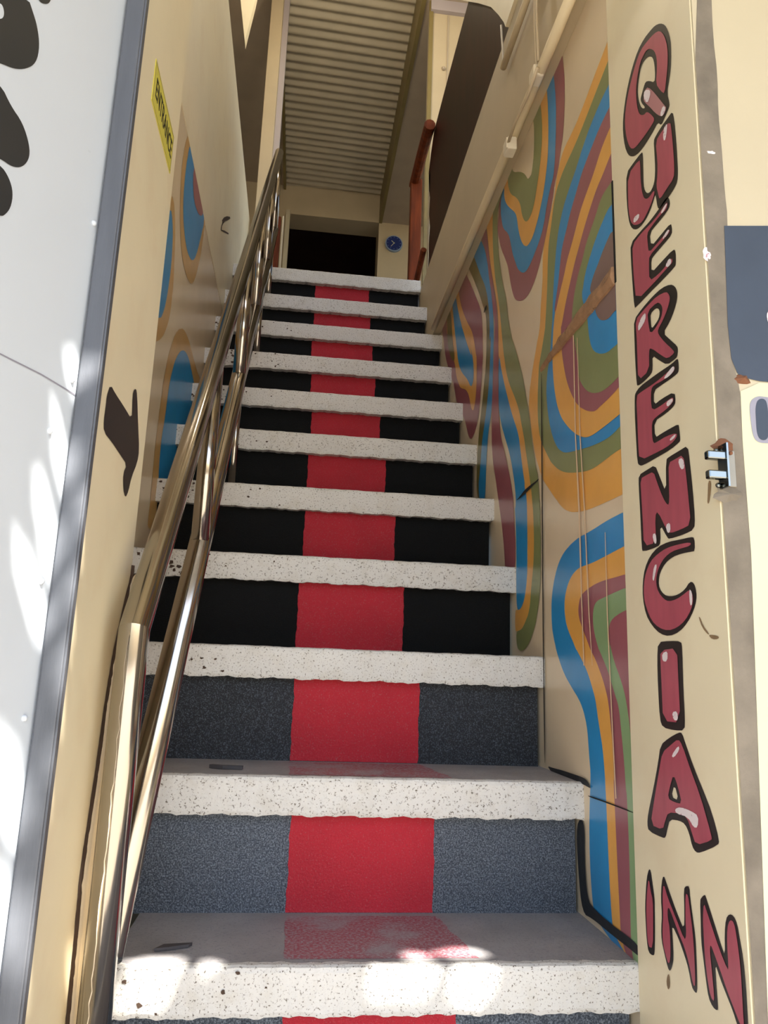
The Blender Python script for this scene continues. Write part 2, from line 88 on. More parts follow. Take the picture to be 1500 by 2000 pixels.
LETTERS=[
('Q',[(-0.196,1.6454),(-0.2097,1.6289),(-0.2179,1.6107),(-0.2242,1.5875),(-0.2244,1.5636),(-0.2209,1.5391),(-0.2147,1.5241),(-0.2058,1.5071),(-0.212,1.4825),(-0.2092,1.4781),(-0.1953,1.472),(-0.1837,1.4678),(-0.1736,1.4816),(-0.1604,1.4783),(-0.1418,1.4762),(-0.1199,1.4762),(-0.1004,1.4795),(-0.0809,1.49),(-0.0671,1.505),(-0.0566,1.5283),(-0.0513,1.5603),(-0.0533,1.5867),(-0.0631,1.6129),(-0.0774,1.6365),(-0.0971,1.6561),(-0.1188,1.6683),(-0.1417,1.6692),(-0.1607,1.6643),(-0.1789,1.6581)],[(-0.1594,1.6178),(-0.1678,1.607),(-0.1717,1.5916),(-0.1724,1.5693),(-0.1689,1.5594),(-0.1531,1.5765),(-0.1403,1.5865),(-0.133,1.5825),(-0.1224,1.5725),(-0.1206,1.5681),(-0.1253,1.5567),(-0.1339,1.5441),(-0.1324,1.5418),(-0.1233,1.5502),(-0.1161,1.5659),(-0.112,1.586),(-0.1132,1.6001),(-0.1186,1.6134),(-0.1269,1.6271),(-0.1383,1.6286),(-0.1491,1.6252)],[([(-0.2,1.5107),(-0.2085,1.5365),(-0.2143,1.5591),(-0.2152,1.5821),(-0.208,1.6104),(-0.1948,1.6327),(-0.1777,1.6445),(-0.1542,1.6526),(-0.1295,1.6581),(-0.1115,1.6505),(-0.0924,1.634),(-0.0756,1.6146),(-0.0647,1.5928),(-0.0612,1.5678),(-0.0652,1.5399),(-0.074,1.5163),(-0.0848,1.5019),(-0.0989,1.4954),(-0.1213,1.4925),(-0.1404,1.4916),(-0.1564,1.4915),(-0.1657,1.4937),(-0.1554,1.5108),(-0.1409,1.5288),(-0.1314,1.5301),(-0.1183,1.541),(-0.111,1.5554),(-0.1071,1.5782),(-0.1075,1.602),(-0.1149,1.6213),(-0.1263,1.6368),(-0.1393,1.6398),(-0.1503,1.6391),(-0.163,1.6291),(-0.175,1.6134),(-0.1811,1.5945),(-0.1806,1.5747),(-0.1747,1.5514),(-0.1878,1.527)],[]),([(-0.142,1.5746),(-0.1593,1.555),(-0.182,1.518),(-0.1971,1.4925),(-0.2036,1.4829),(-0.1933,1.4778),(-0.1839,1.4835),(-0.1678,1.5033),(-0.1516,1.5284),(-0.1346,1.5516),(-0.1313,1.5618)],[])],[[(-0.1377,1.5725),(-0.1567,1.5565),(-0.1557,1.545),(-0.1446,1.5402),(-0.1327,1.5621)],[(-0.1937,1.4954),(-0.2024,1.4832),(-0.1909,1.4777),(-0.1829,1.4864)]]),
('U',[(-0.1168,1.4721),(-0.1204,1.4657),(-0.1191,1.4337),(-0.1184,1.4087),(-0.1215,1.3966),(-0.1287,1.3866),(-0.1389,1.3816),(-0.1496,1.385),(-0.1555,1.3932),(-0.1584,1.4116),(-0.1583,1.4394),(-0.1576,1.4609),(-0.1643,1.4639),(-0.1848,1.4655),(-0.2043,1.4645),(-0.2186,1.4641),(-0.2226,1.4453),(-0.2248,1.4078),(-0.2251,1.375),(-0.2249,1.3558),(-0.2219,1.3413),(-0.2135,1.337),(-0.197,1.3344),(-0.1777,1.3332),(-0.1654,1.3336),(-0.1597,1.3401),(-0.1565,1.3611),(-0.1544,1.3666),(-0.1445,1.3558),(-0.1279,1.3464),(-0.1088,1.3437),(-0.0896,1.3469),(-0.0733,1.358),(-0.0629,1.3748),(-0.0575,1.4017),(-0.0556,1.4355),(-0.0587,1.4752),(-0.0856,1.4746)],[],[([(-0.1091,1.4641),(-0.1111,1.454),(-0.1102,1.4259),(-0.1124,1.403),(-0.1179,1.3865),(-0.1253,1.3785),(-0.1356,1.3742),(-0.1514,1.3756),(-0.1548,1.3705),(-0.1449,1.3609),(-0.1257,1.3519),(-0.1091,1.3476),(-0.0902,1.3543),(-0.074,1.3662),(-0.0652,1.3849),(-0.0617,1.4165),(-0.0657,1.4671)],[]),([(-0.2116,1.4531),(-0.2144,1.432),(-0.2161,1.4015),(-0.2165,1.3685),(-0.2138,1.3529),(-0.1938,1.351),(-0.1691,1.3471),(-0.1652,1.3591),(-0.1605,1.3773),(-0.1657,1.3926),(-0.1679,1.4182),(-0.1647,1.4539),(-0.1864,1.4559)],[])],[[(-0.1912,1.4548),(-0.2035,1.4557),(-0.2027,1.4469),(-0.1964,1.4316),(-0.1895,1.4357)],[(-0.0796,1.364),(-0.0818,1.374),(-0.1026,1.3687),(-0.0991,1.3598)]]),
('E',[(-0.0638,1.3368),(-0.0981,1.3366),(-0.133,1.3335),(-0.1638,1.3346),(-0.1789,1.3377),(-0.1909,1.3373),(-0.1972,1.329),(-0.1974,1.3185),(-0.1887,1.3139),(-0.1569,1.3138),(-0.1313,1.3141),(-0.1343,1.2881),(-0.1671,1.2889),(-0.197,1.2891),(-0.1996,1.2798),(-0.1986,1.269),(-0.175,1.2684),(-0.1428,1.2683),(-0.1324,1.2665),(-0.1317,1.2443),(-0.1631,1.2445),(-0.2008,1.2437),(-0.2069,1.2362),(-0.2056,1.2172),(-0.2025,1.214),(-0.1652,1.2138),(-0.1227,1.215),(-0.077,1.2149),(-0.0687,1.2165),(-0.0653,1.2639),(-0.063,1.3074)],[],[([(-0.072,1.3296),(-0.1031,1.3306),(-0.135,1.3267),(-0.163,1.3258),(-0.1854,1.3293),(-0.1923,1.3271),(-0.1891,1.3176),(-0.1676,1.3215),(-0.137,1.32),(-0.1237,1.3176),(-0.1246,1.298),(-0.1272,1.2816),(-0.154,1.2812),(-0.1928,1.2816),(-0.1946,1.2754),(-0.1659,1.2753),(-0.128,1.2758),(-0.1256,1.2638),(-0.1244,1.2339),(-0.1543,1.2289),(-0.1761,1.2292),(-0.1952,1.2332),(-0.1989,1.2235),(-0.1804,1.2242),(-0.1488,1.2229),(-0.0777,1.2241),(-0.0727,1.2667),(-0.0713,1.3025)],[])],[[(-0.1703,1.3237),(-0.1876,1.3277),(-0.1921,1.3247),(-0.1846,1.3206),(-0.1748,1.3193)],[(-0.1685,1.2775),(-0.1883,1.2832),(-0.1949,1.279),(-0.1851,1.2749)],[(-0.1763,1.2304),(-0.1909,1.2358),(-0.1967,1.2248),(-0.185,1.2228)]]),
('R',[(-0.0657,1.197),(-0.0952,1.2024),(-0.1321,1.2043),(-0.1617,1.2025),(-0.187,1.1944),(-0.1997,1.1843),(-0.2053,1.1727),(-0.2042,1.1612),(-0.194,1.1482),(-0.1793,1.1373),(-0.1587,1.1299),(-0.179,1.1094),(-0.1975,1.0913),(-0.1991,1.0847),(-0.196,1.0754),(-0.1893,1.0748),(-0.1666,1.0755),(-0.1444,1.0918),(-0.1226,1.11),(-0.122,1.0888),(-0.1176,1.0819),(-0.0955,1.0794),(-0.0714,1.0799),(-0.0663,1.0845),(-0.0645,1.1302),(-0.0649,1.1703)],[(-0.1222,1.1795),(-0.14,1.1801),(-0.1494,1.1741),(-0.1517,1.1672),(-0.148,1.1589),(-0.1353,1.155),(-0.1238,1.1535),(-0.1224,1.1664)],[([(-0.0724,1.1937),(-0.0973,1.196),(-0.1212,1.197),(-0.1465,1.1967),(-0.1748,1.1891),(-0.1833,1.1796),(-0.1848,1.1714),(-0.1769,1.1607),(-0.1617,1.1496),(-0.1441,1.1419),(-0.1458,1.1335),(-0.1631,1.1131),(-0.1863,1.0904),(-0.1902,1.0839),(-0.1697,1.0839),(-0.1543,1.0949),(-0.12,1.1239),(-0.1134,1.1218),(-0.1119,1.0893),(-0.0735,1.0882),(-0.0739,1.1261),(-0.0743,1.1658)],[(-0.1139,1.1876),(-0.1456,1.1869),(-0.1571,1.1784),(-0.1622,1.1682),(-0.1575,1.1567),(-0.1422,1.1491),(-0.1206,1.146),(-0.1158,1.1645)])],[[(-0.0825,1.1807),(-0.0967,1.1884),(-0.11,1.1883),(-0.1076,1.1763),(-0.0925,1.1705),(-0.0815,1.1691)]]),
('E',[(-0.0612,1.0721),(-0.0766,1.0766),(-0.1107,1.0758),(-0.1453,1.0742),(-0.18,1.0716),(-0.1958,1.0732),(-0.1986,1.0684),(-0.1983,1.0534),(-0.1936,1.0506),(-0.1735,1.0505),(-0.1456,1.052),(-0.1225,1.0524),(-0.1205,1.0297),(-0.1437,1.0309),(-0.1837,1.0276),(-0.1854,1.0107),(-0.1783,1.0063),(-0.1554,1.0039),(-0.1195,1.0043),(-0.1197,0.9781),(-0.139,0.9785),(-0.1667,0.9777),(-0.1898,0.9764),(-0.1914,0.9707),(-0.1928,0.9522),(-0.1904,0.9495),(-0.1637,0.9462),(-0.1241,0.9462),(-0.0764,0.9469),(-0.0661,0.9497),(-0.0586,0.9562),(-0.0569,1.0024),(-0.0559,1.0414),(-0.058,1.0668)],[],[([(-0.0648,1.0655),(-0.0811,1.0658),(-0.1172,1.0632),(-0.1466,1.0626),(-0.1748,1.0643),(-0.1862,1.066),(-0.1891,1.0607),(-0.1831,1.0561),(-0.1555,1.0565),(-0.1245,1.0603),(-0.1155,1.0576),(-0.1126,1.0388),(-0.1162,1.0226),(-0.1428,1.0204),(-0.1753,1.0214),(-0.1806,1.0183),(-0.179,1.013),(-0.1605,1.0092),(-0.1248,1.0085),(-0.1134,1.0051),(-0.1116,0.9849),(-0.1153,0.9704),(-0.1262,0.9694),(-0.1568,0.9693),(-0.1854,0.9647),(-0.1847,0.9581),(-0.1667,0.9534),(-0.1367,0.9531),(-0.0667,0.957),(-0.0652,0.9871),(-0.0656,1.0252)],[])],[[(-0.1558,1.0589),(-0.1748,1.0643),(-0.1862,1.066),(-0.1896,1.0593),(-0.1785,1.0556),(-0.1625,1.0556)],[(-0.1603,1.0199),(-0.1796,1.0193),(-0.179,1.013),(-0.1629,1.0107)],[(-0.1652,0.962),(-0.1832,0.9643),(-0.1827,0.9599),(-0.1671,0.9579)]]),
('N',[(-0.0614,0.9354),(-0.0893,0.9362),(-0.116,0.9369),(-0.1272,0.9181),(-0.146,0.8856),(-0.1491,0.9355),(-0.1599,0.937),(-0.1892,0.9375),(-0.2117,0.9381),(-0.2148,0.9153),(-0.2185,0.8713),(-0.2201,0.8358),(-0.2172,0.8196),(-0.1888,0.8178),(-0.1488,0.8183),(-0.1431,0.8215),(-0.1237,0.8447),(-0.1229,0.8175),(-0.1146,0.8128),(-0.0652,0.8129),(-0.0623,0.8197),(-0.0618,0.8761),(-0.0599,0.9175)],[],[([(-0.0678,0.9279),(-0.0886,0.9282),(-0.1119,0.9277),(-0.1201,0.9105),(-0.1365,0.8817),(-0.1503,0.8665),(-0.1552,0.8714),(-0.1565,0.9013),(-0.1576,0.9285),(-0.1768,0.9283),(-0.1997,0.9285),(-0.2042,0.9037),(-0.2073,0.8668),(-0.2101,0.8279),(-0.1841,0.8258),(-0.1525,0.8258),(-0.1441,0.8318),(-0.1193,0.8655),(-0.1108,0.8596),(-0.1104,0.8196),(-0.071,0.8207),(-0.0707,0.8581),(-0.0689,0.899)],[])],[[(-0.1852,0.9252),(-0.1992,0.9242),(-0.2032,0.9084),(-0.1921,0.9084)],[(-0.1418,0.8397),(-0.1554,0.8415),(-0.1556,0.8281),(-0.1466,0.8268)],[(-0.1004,0.8336),(-0.1117,0.8339),(-0.1135,0.8183),(-0.1056,0.8188)]]),
('C',[(-0.2071,0.811),(-0.2161,0.8087),(-0.2156,0.7908),(-0.2077,0.791),(-0.1808,0.7927),(-0.1551,0.7916),(-0.1338,0.7859),(-0.1174,0.7747),(-0.1116,0.7619),(-0.1138,0.7513),(-0.1267,0.7411),(-0.1442,0.7372),(-0.1643,0.7374),(-0.1842,0.7424),(-0.1985,0.7519),(-0.2088,0.7493),(-0.214,0.7366),(-0.2129,0.726),(-0.2051,0.7132),(-0.1879,0.6982),(-0.165,0.6871),(-0.1361,0.6822),(-0.1095,0.6869),(-0.0855,0.7),(-0.0673,0.7178),(-0.0593,0.7431),(-0.0614,0.7678),(-0.0698,0.787),(-0.0879,0.8031),(-0.1146,0.8128),(-0.1455,0.8151),(-0.1772,0.8126)],[],[([(-0.2077,0.8039),(-0.2059,0.7993),(-0.1815,0.7997),(-0.1559,0.7995),(-0.1346,0.7946),(-0.1184,0.785),(-0.1079,0.7729),(-0.1051,0.7597),(-0.1103,0.7472),(-0.1261,0.7353),(-0.1406,0.7304),(-0.1638,0.7318),(-0.1836,0.7369),(-0.1975,0.741),(-0.2037,0.7376),(-0.2065,0.7265),(-0.2001,0.7149),(-0.1828,0.7012),(-0.16,0.6929),(-0.1339,0.6901),(-0.1072,0.6958),(-0.0861,0.7074),(-0.0714,0.7266),(-0.0645,0.7441),(-0.0662,0.7641),(-0.0743,0.7802),(-0.0905,0.795),(-0.1137,0.8023),(-0.1418,0.8069),(-0.1766,0.8063)],[])],[[(-0.1028,0.7872),(-0.1123,0.7874),(-0.1029,0.7705),(-0.0991,0.7634),(-0.0947,0.7685)],[(-0.1976,0.7424),(-0.205,0.7375),(-0.2047,0.7213),(-0.1979,0.7192)]]),
('I',[(-0.1023,0.6755),(-0.137,0.6759),(-0.1677,0.6742),(-0.1701,0.666),(-0.1679,0.6117),(-0.1682,0.5736),(-0.1657,0.5576),(-0.1388,0.5556),(-0.1056,0.5571),(-0.0979,0.5678),(-0.0964,0.61),(-0.0973,0.6514)],[],[([(-0.109,0.6636),(-0.1573,0.6656),(-0.1568,0.627),(-0.1573,0.5669),(-0.1082,0.5661),(-0.1087,0.6103),(-0.1082,0.643)],[])],[[(-0.1149,0.6594),(-0.1323,0.6622),(-0.1293,0.6477),(-0.1156,0.6479)],[(-0.1362,0.5795),(-0.1509,0.5818),(-0.1522,0.5696),(-0.14,0.5689)]]),
('A',[(-0.1514,0.5543),(-0.1591,0.5534),(-0.1657,0.5419),(-0.1838,0.5144),(-0.2064,0.4861),(-0.223,0.464),(-0.2356,0.4356),(-0.2324,0.4296),(-0.1904,0.4118),(-0.179,0.41),(-0.1709,0.4152),(-0.165,0.4295),(-0.1556,0.4392),(-0.1404,0.4407),(-0.1147,0.4375),(-0.1068,0.424),(-0.1007,0.4115),(-0.0921,0.4093),(-0.0501,0.4099),(-0.0464,0.4187),(-0.0503,0.4338),(-0.0698,0.4704),(-0.0873,0.5077),(-0.0965,0.5325),(-0.1213,0.5441)],[(-0.1321,0.4855),(-0.1413,0.466),(-0.1214,0.4673)],[([(-0.149,0.5457),(-0.1592,0.5383),(-0.1749,0.5133),(-0.1977,0.482),(-0.2202,0.4378),(-0.2197,0.4323),(-0.1813,0.4188),(-0.1726,0.4325),(-0.1625,0.4491),(-0.1413,0.4497),(-0.1122,0.4461),(-0.1028,0.4338),(-0.0948,0.4202),(-0.0582,0.4201),(-0.072,0.4549),(-0.0918,0.5003),(-0.1026,0.5236),(-0.1271,0.5353)],[(-0.1317,0.4983),(-0.1429,0.4825),(-0.1509,0.4631),(-0.1315,0.4621),(-0.1122,0.4644),(-0.1203,0.4808)])],[[(-0.1323,0.4541),(-0.1484,0.459),(-0.1753,0.4585),(-0.1922,0.4558),(-0.1893,0.4413),(-0.1791,0.4394),(-0.1656,0.4497),(-0.1349,0.4486)],[(-0.1291,0.5217),(-0.1498,0.5374),(-0.1523,0.5316),(-0.1353,0.5193)]]),
('I',[(-0.0467,0.3591),(-0.0519,0.3575),(-0.0559,0.3426),(-0.0607,0.3236),(-0.0598,0.3077),(-0.0576,0.2739),(-0.0544,0.252),(-0.0501,0.2475),(-0.0357,0.2469),(-0.0316,0.2612),(-0.0299,0.2877),(-0.0301,0.306),(-0.0347,0.3291),(-0.0388,0.3451)],[],[([(-0.0465,0.347),(-0.0508,0.3299),(-0.0565,0.3202),(-0.0551,0.2952),(-0.051,0.2574),(-0.0364,0.2549),(-0.0344,0.2778),(-0.0349,0.3063),(-0.0402,0.3306)],[])],[]),
('N',[(-0.0901,0.3612),(-0.0961,0.355),(-0.109,0.3389),(-0.1258,0.3204),(-0.1403,0.3082),(-0.1431,0.3316),(-0.1441,0.3578),(-0.1501,0.363),(-0.159,0.3648),(-0.1597,0.3506),(-0.164,0.3295),(-0.1682,0.3088),(-0.1683,0.289),(-0.1678,0.2644),(-0.1659,0.2452),(-0.1605,0.2432),(-0.1526,0.2471),(-0.1469,0.2649),(-0.1394,0.2763),(-0.1254,0.2922),(-0.1082,0.3046),(-0.1084,0.2899),(-0.1091,0.265),(-0.1032,0.2516),(-0.0966,0.2443),(-0.091,0.2473),(-0.0828,0.2625),(-0.0766,0.2755),(-0.0767,0.2907),(-0.0808,0.3083),(-0.0794,0.3287),(-0.0834,0.3507)],[],[([(-0.0898,0.3523),(-0.1015,0.3347),(-0.1209,0.3168),(-0.1413,0.2962),(-0.1465,0.304),(-0.1463,0.3243),(-0.1492,0.354),(-0.1557,0.3536),(-0.1585,0.338),(-0.1633,0.3122),(-0.1645,0.2828),(-0.1635,0.2521),(-0.1581,0.2501),(-0.1498,0.2729),(-0.1405,0.2878),(-0.1241,0.3021),(-0.1052,0.3229),(-0.0993,0.3233),(-0.098,0.3101),(-0.1029,0.2988),(-0.1023,0.2669),(-0.0975,0.2538),(-0.0917,0.2549),(-0.0813,0.2727),(-0.0818,0.2923),(-0.086,0.3109),(-0.0853,0.3303)],[])],[]),
('N',[(-0.1965,0.3656),(-0.199,0.3614),(-0.2067,0.3498),(-0.2182,0.3322),(-0.2277,0.3173),(-0.2342,0.3097),(-0.236,0.3349),(-0.2405,0.3511),(-0.2485,0.3586),(-0.2574,0.3589),(-0.2636,0.3525),(-0.2671,0.3382),(-0.2717,0.3192),(-0.2737,0.2936),(-0.2735,0.2633),(-0.2731,0.2461),(-0.2684,0.233),(-0.262,0.2346),(-0.2515,0.2449),(-0.2442,0.256),(-0.2316,0.269),(-0.2202,0.2813),(-0.2113,0.294),(-0.2116,0.2708),(-0.2129,0.2482),(-0.2114,0.243),(-0.2011,0.2426),(-0.1922,0.2495),(-0.1882,0.2669),(-0.1846,0.2897),(-0.1815,0.3081),(-0.183,0.3332),(-0.1837,0.3552),(-0.1878,0.3598)],[],[([(-0.1935,0.3559),(-0.2004,0.3461),(-0.2105,0.3317),(-0.2236,0.3132),(-0.2398,0.2957),(-0.2414,0.3016),(-0.241,0.3226),(-0.2431,0.3417),(-0.2497,0.3529),(-0.2584,0.3528),(-0.262,0.3384),(-0.2659,0.3128),(-0.2663,0.2865),(-0.2658,0.2533),(-0.267,0.2418),(-0.2586,0.2482),(-0.2496,0.2581),(-0.2356,0.2733),(-0.223,0.2906),(-0.2131,0.3022),(-0.2047,0.3127),(-0.2019,0.3051),(-0.2038,0.2867),(-0.2057,0.2686),(-0.2066,0.2503),(-0.1983,0.2528),(-0.1933,0.2688),(-0.1897,0.2914),(-0.1893,0.3154),(-0.1893,0.335)],[])],[]),
]
ARROW=[(-0.238,0.9535),(-0.2131,0.9518),(-0.1665,0.9523),(-0.1115,0.9511),(-0.1197,0.9753),(-0.1227,0.9893),(-0.1083,0.9994),(-0.0965,0.9932),(-0.074,0.9609),(-0.0467,0.9257),(-0.0512,0.9056),(-0.0768,0.8773),(-0.0856,0.8542),(-0.0991,0.8417),(-0.116,0.8498),(-0.126,0.8703),(-0.1108,0.886),(-0.1533,0.8883),(-0.2006,0.8907),(-0.2426,0.8906),(-0.2489,0.9041),(-0.2475,0.9228),(-0.2484,0.9356)]
SCRATCH=[[(1.563,2.3425),(1.613,2.3882),(1.6935,2.4466),(1.7912,2.5084),(1.8072,2.5107),(1.7393,2.4579),(1.6557,2.399),(1.5968,2.3492)],[(1.5861,2.35),(1.5584,2.3142),(1.5527,2.2929),(1.5776,2.3088),(1.5803,2.3283),(1.6164,2.3671)],[(1.5513,2.2945),(1.6635,2.361),(1.7931,2.4315),(1.79,2.4224),(1.6689,2.355),(1.5671,2.2985)]]
STAINS=[[(-0.2573,0.8771),(-0.2643,0.8739),(-0.2617,0.861),(-0.2566,0.8466),(-0.2517,0.847),(-0.2542,0.8593)],[(-0.2366,0.6797),(-0.2484,0.6792),(-0.2609,0.6767),(-0.2594,0.6736),(-0.2455,0.6736)],[(-0.2157,0.7037),(-0.2194,0.7035),(-0.2257,0.6919),(-0.2391,0.6809),(-0.2366,0.6797),(-0.223,0.6895)],[(-0.0889,0.237),(-0.0949,0.241),(-0.0964,0.2274),(-0.0901,0.219),(-0.0852,0.2264)]]
DIRT_LINE=[(-0.0124,0.7434),(-0.0174,0.7323),(-0.0389,0.6934),(-0.0592,0.6566),(-0.0726,0.6217),(-0.0843,0.5618),(-0.0925,0.498),(-0.105,0.4256),(-0.1143,0.3565),(-0.1084,0.2918),(-0.1021,0.2169),(-0.1006,0.1889)]
DOOR_BLOBS=[[(0.1812,1.2851),(0.1708,1.2769),(0.1617,1.269),(0.1534,1.2516),(0.1545,1.2294),(0.1675,1.2101),(0.1835,1.1953),(0.2021,1.185),(0.2355,1.1613),(0.2473,1.2152)],[(0.1979,1.1655),(0.1801,1.1556),(0.1604,1.1523),(0.146,1.1378),(0.143,1.124),(0.1508,1.1081),(0.1648,1.0976),(0.1822,1.0941),(0.2176,1.0796),(0.2325,1.1474)],[(0.1809,1.0884),(0.1671,1.0843),(0.1582,1.0735),(0.1583,1.0562),(0.1658,1.0426),(0.1703,1.0397),(0.2007,1.0238),(0.2123,1.0765)],[(0.1682,1.2988),(0.1651,1.2978),(0.1607,1.2981),(0.1505,1.3076),(0.1477,1.3161),(0.1472,1.321)]]
DOOR_SPOT=[[(0.2146,1.2418),(0.2104,1.2402),(0.2083,1.2343),(0.2103,1.2279),(0.2176,1.2209),(0.2207,1.2354)]]
DOOR_CRACK=[(0.149,0.9083),(0.0766,0.9149),(-0.0019,0.9173),(-0.0023,0.9155),(0.0763,0.9133),(0.1487,0.9068)]
NAVY=[(0.9335,1.2314),(0.929,1.0847),(0.9308,1.0367),(0.9374,1.0175),(0.9429,1.0121),(0.9682,1.0083),(1.0078,1.0086),(1.0683,1.0126),(1.0914,1.2491)]
NAVY_SPOT=[(0.9845,1.1042),(0.9891,1.1118),(0.9965,1.1156),(1.0013,1.0996),(0.9942,1.0867),(0.9864,1.09)]
YELLOW=[(0.9405,0.9923),(0.9497,0.9969),(0.968,1.0063),(1.0077,1.0076),(1.0681,1.0106),(0.9832,0.1403),(0.9173,0.1422),(0.9314,0.5433),(0.9397,0.7785),(0.9387,0.9249)]
C_OUT=[(0.9508,0.9717),(0.9544,0.9817),(0.9637,0.9873),(0.9725,0.9871),(0.9862,0.9862),(1.0161,0.9886),(1.0144,0.9689),(0.9846,0.9666),(0.9828,0.9434),(1.0127,0.9495),(1.0107,0.9263),(0.9715,0.9235),(0.9599,0.9236),(0.9536,0.9298),(0.9518,0.9449)]
C_IN=[(0.9591,0.9705),(0.9622,0.9804),(0.9674,0.9843),(0.9742,0.9833),(0.9764,0.9737),(0.9761,0.9583),(1.004,0.9633),(1.003,0.9516),(0.9758,0.9486),(0.9746,0.9332),(0.9698,0.9272),(0.9621,0.9276),(0.9585,0.9359),(0.9587,0.955)]
STRIP=[(0.9107,1.6258),(0.939,1.6304),(0.9365,1.5398),(0.9394,1.4746),(0.9363,1.4101),(0.9381,1.3624),(0.938,1.287),(0.9399,1.2435),(0.9303,1.0826),(0.931,1.0389),(0.941,0.9967),(0.9401,0.9336),(0.9409,0.7995),(0.9374,0.6424),(0.9401,0.5247),(0.939,0.4133),(0.9288,0.2322),(0.8627,0.2333),(0.9,0.8298),(0.8958,1.1089)]
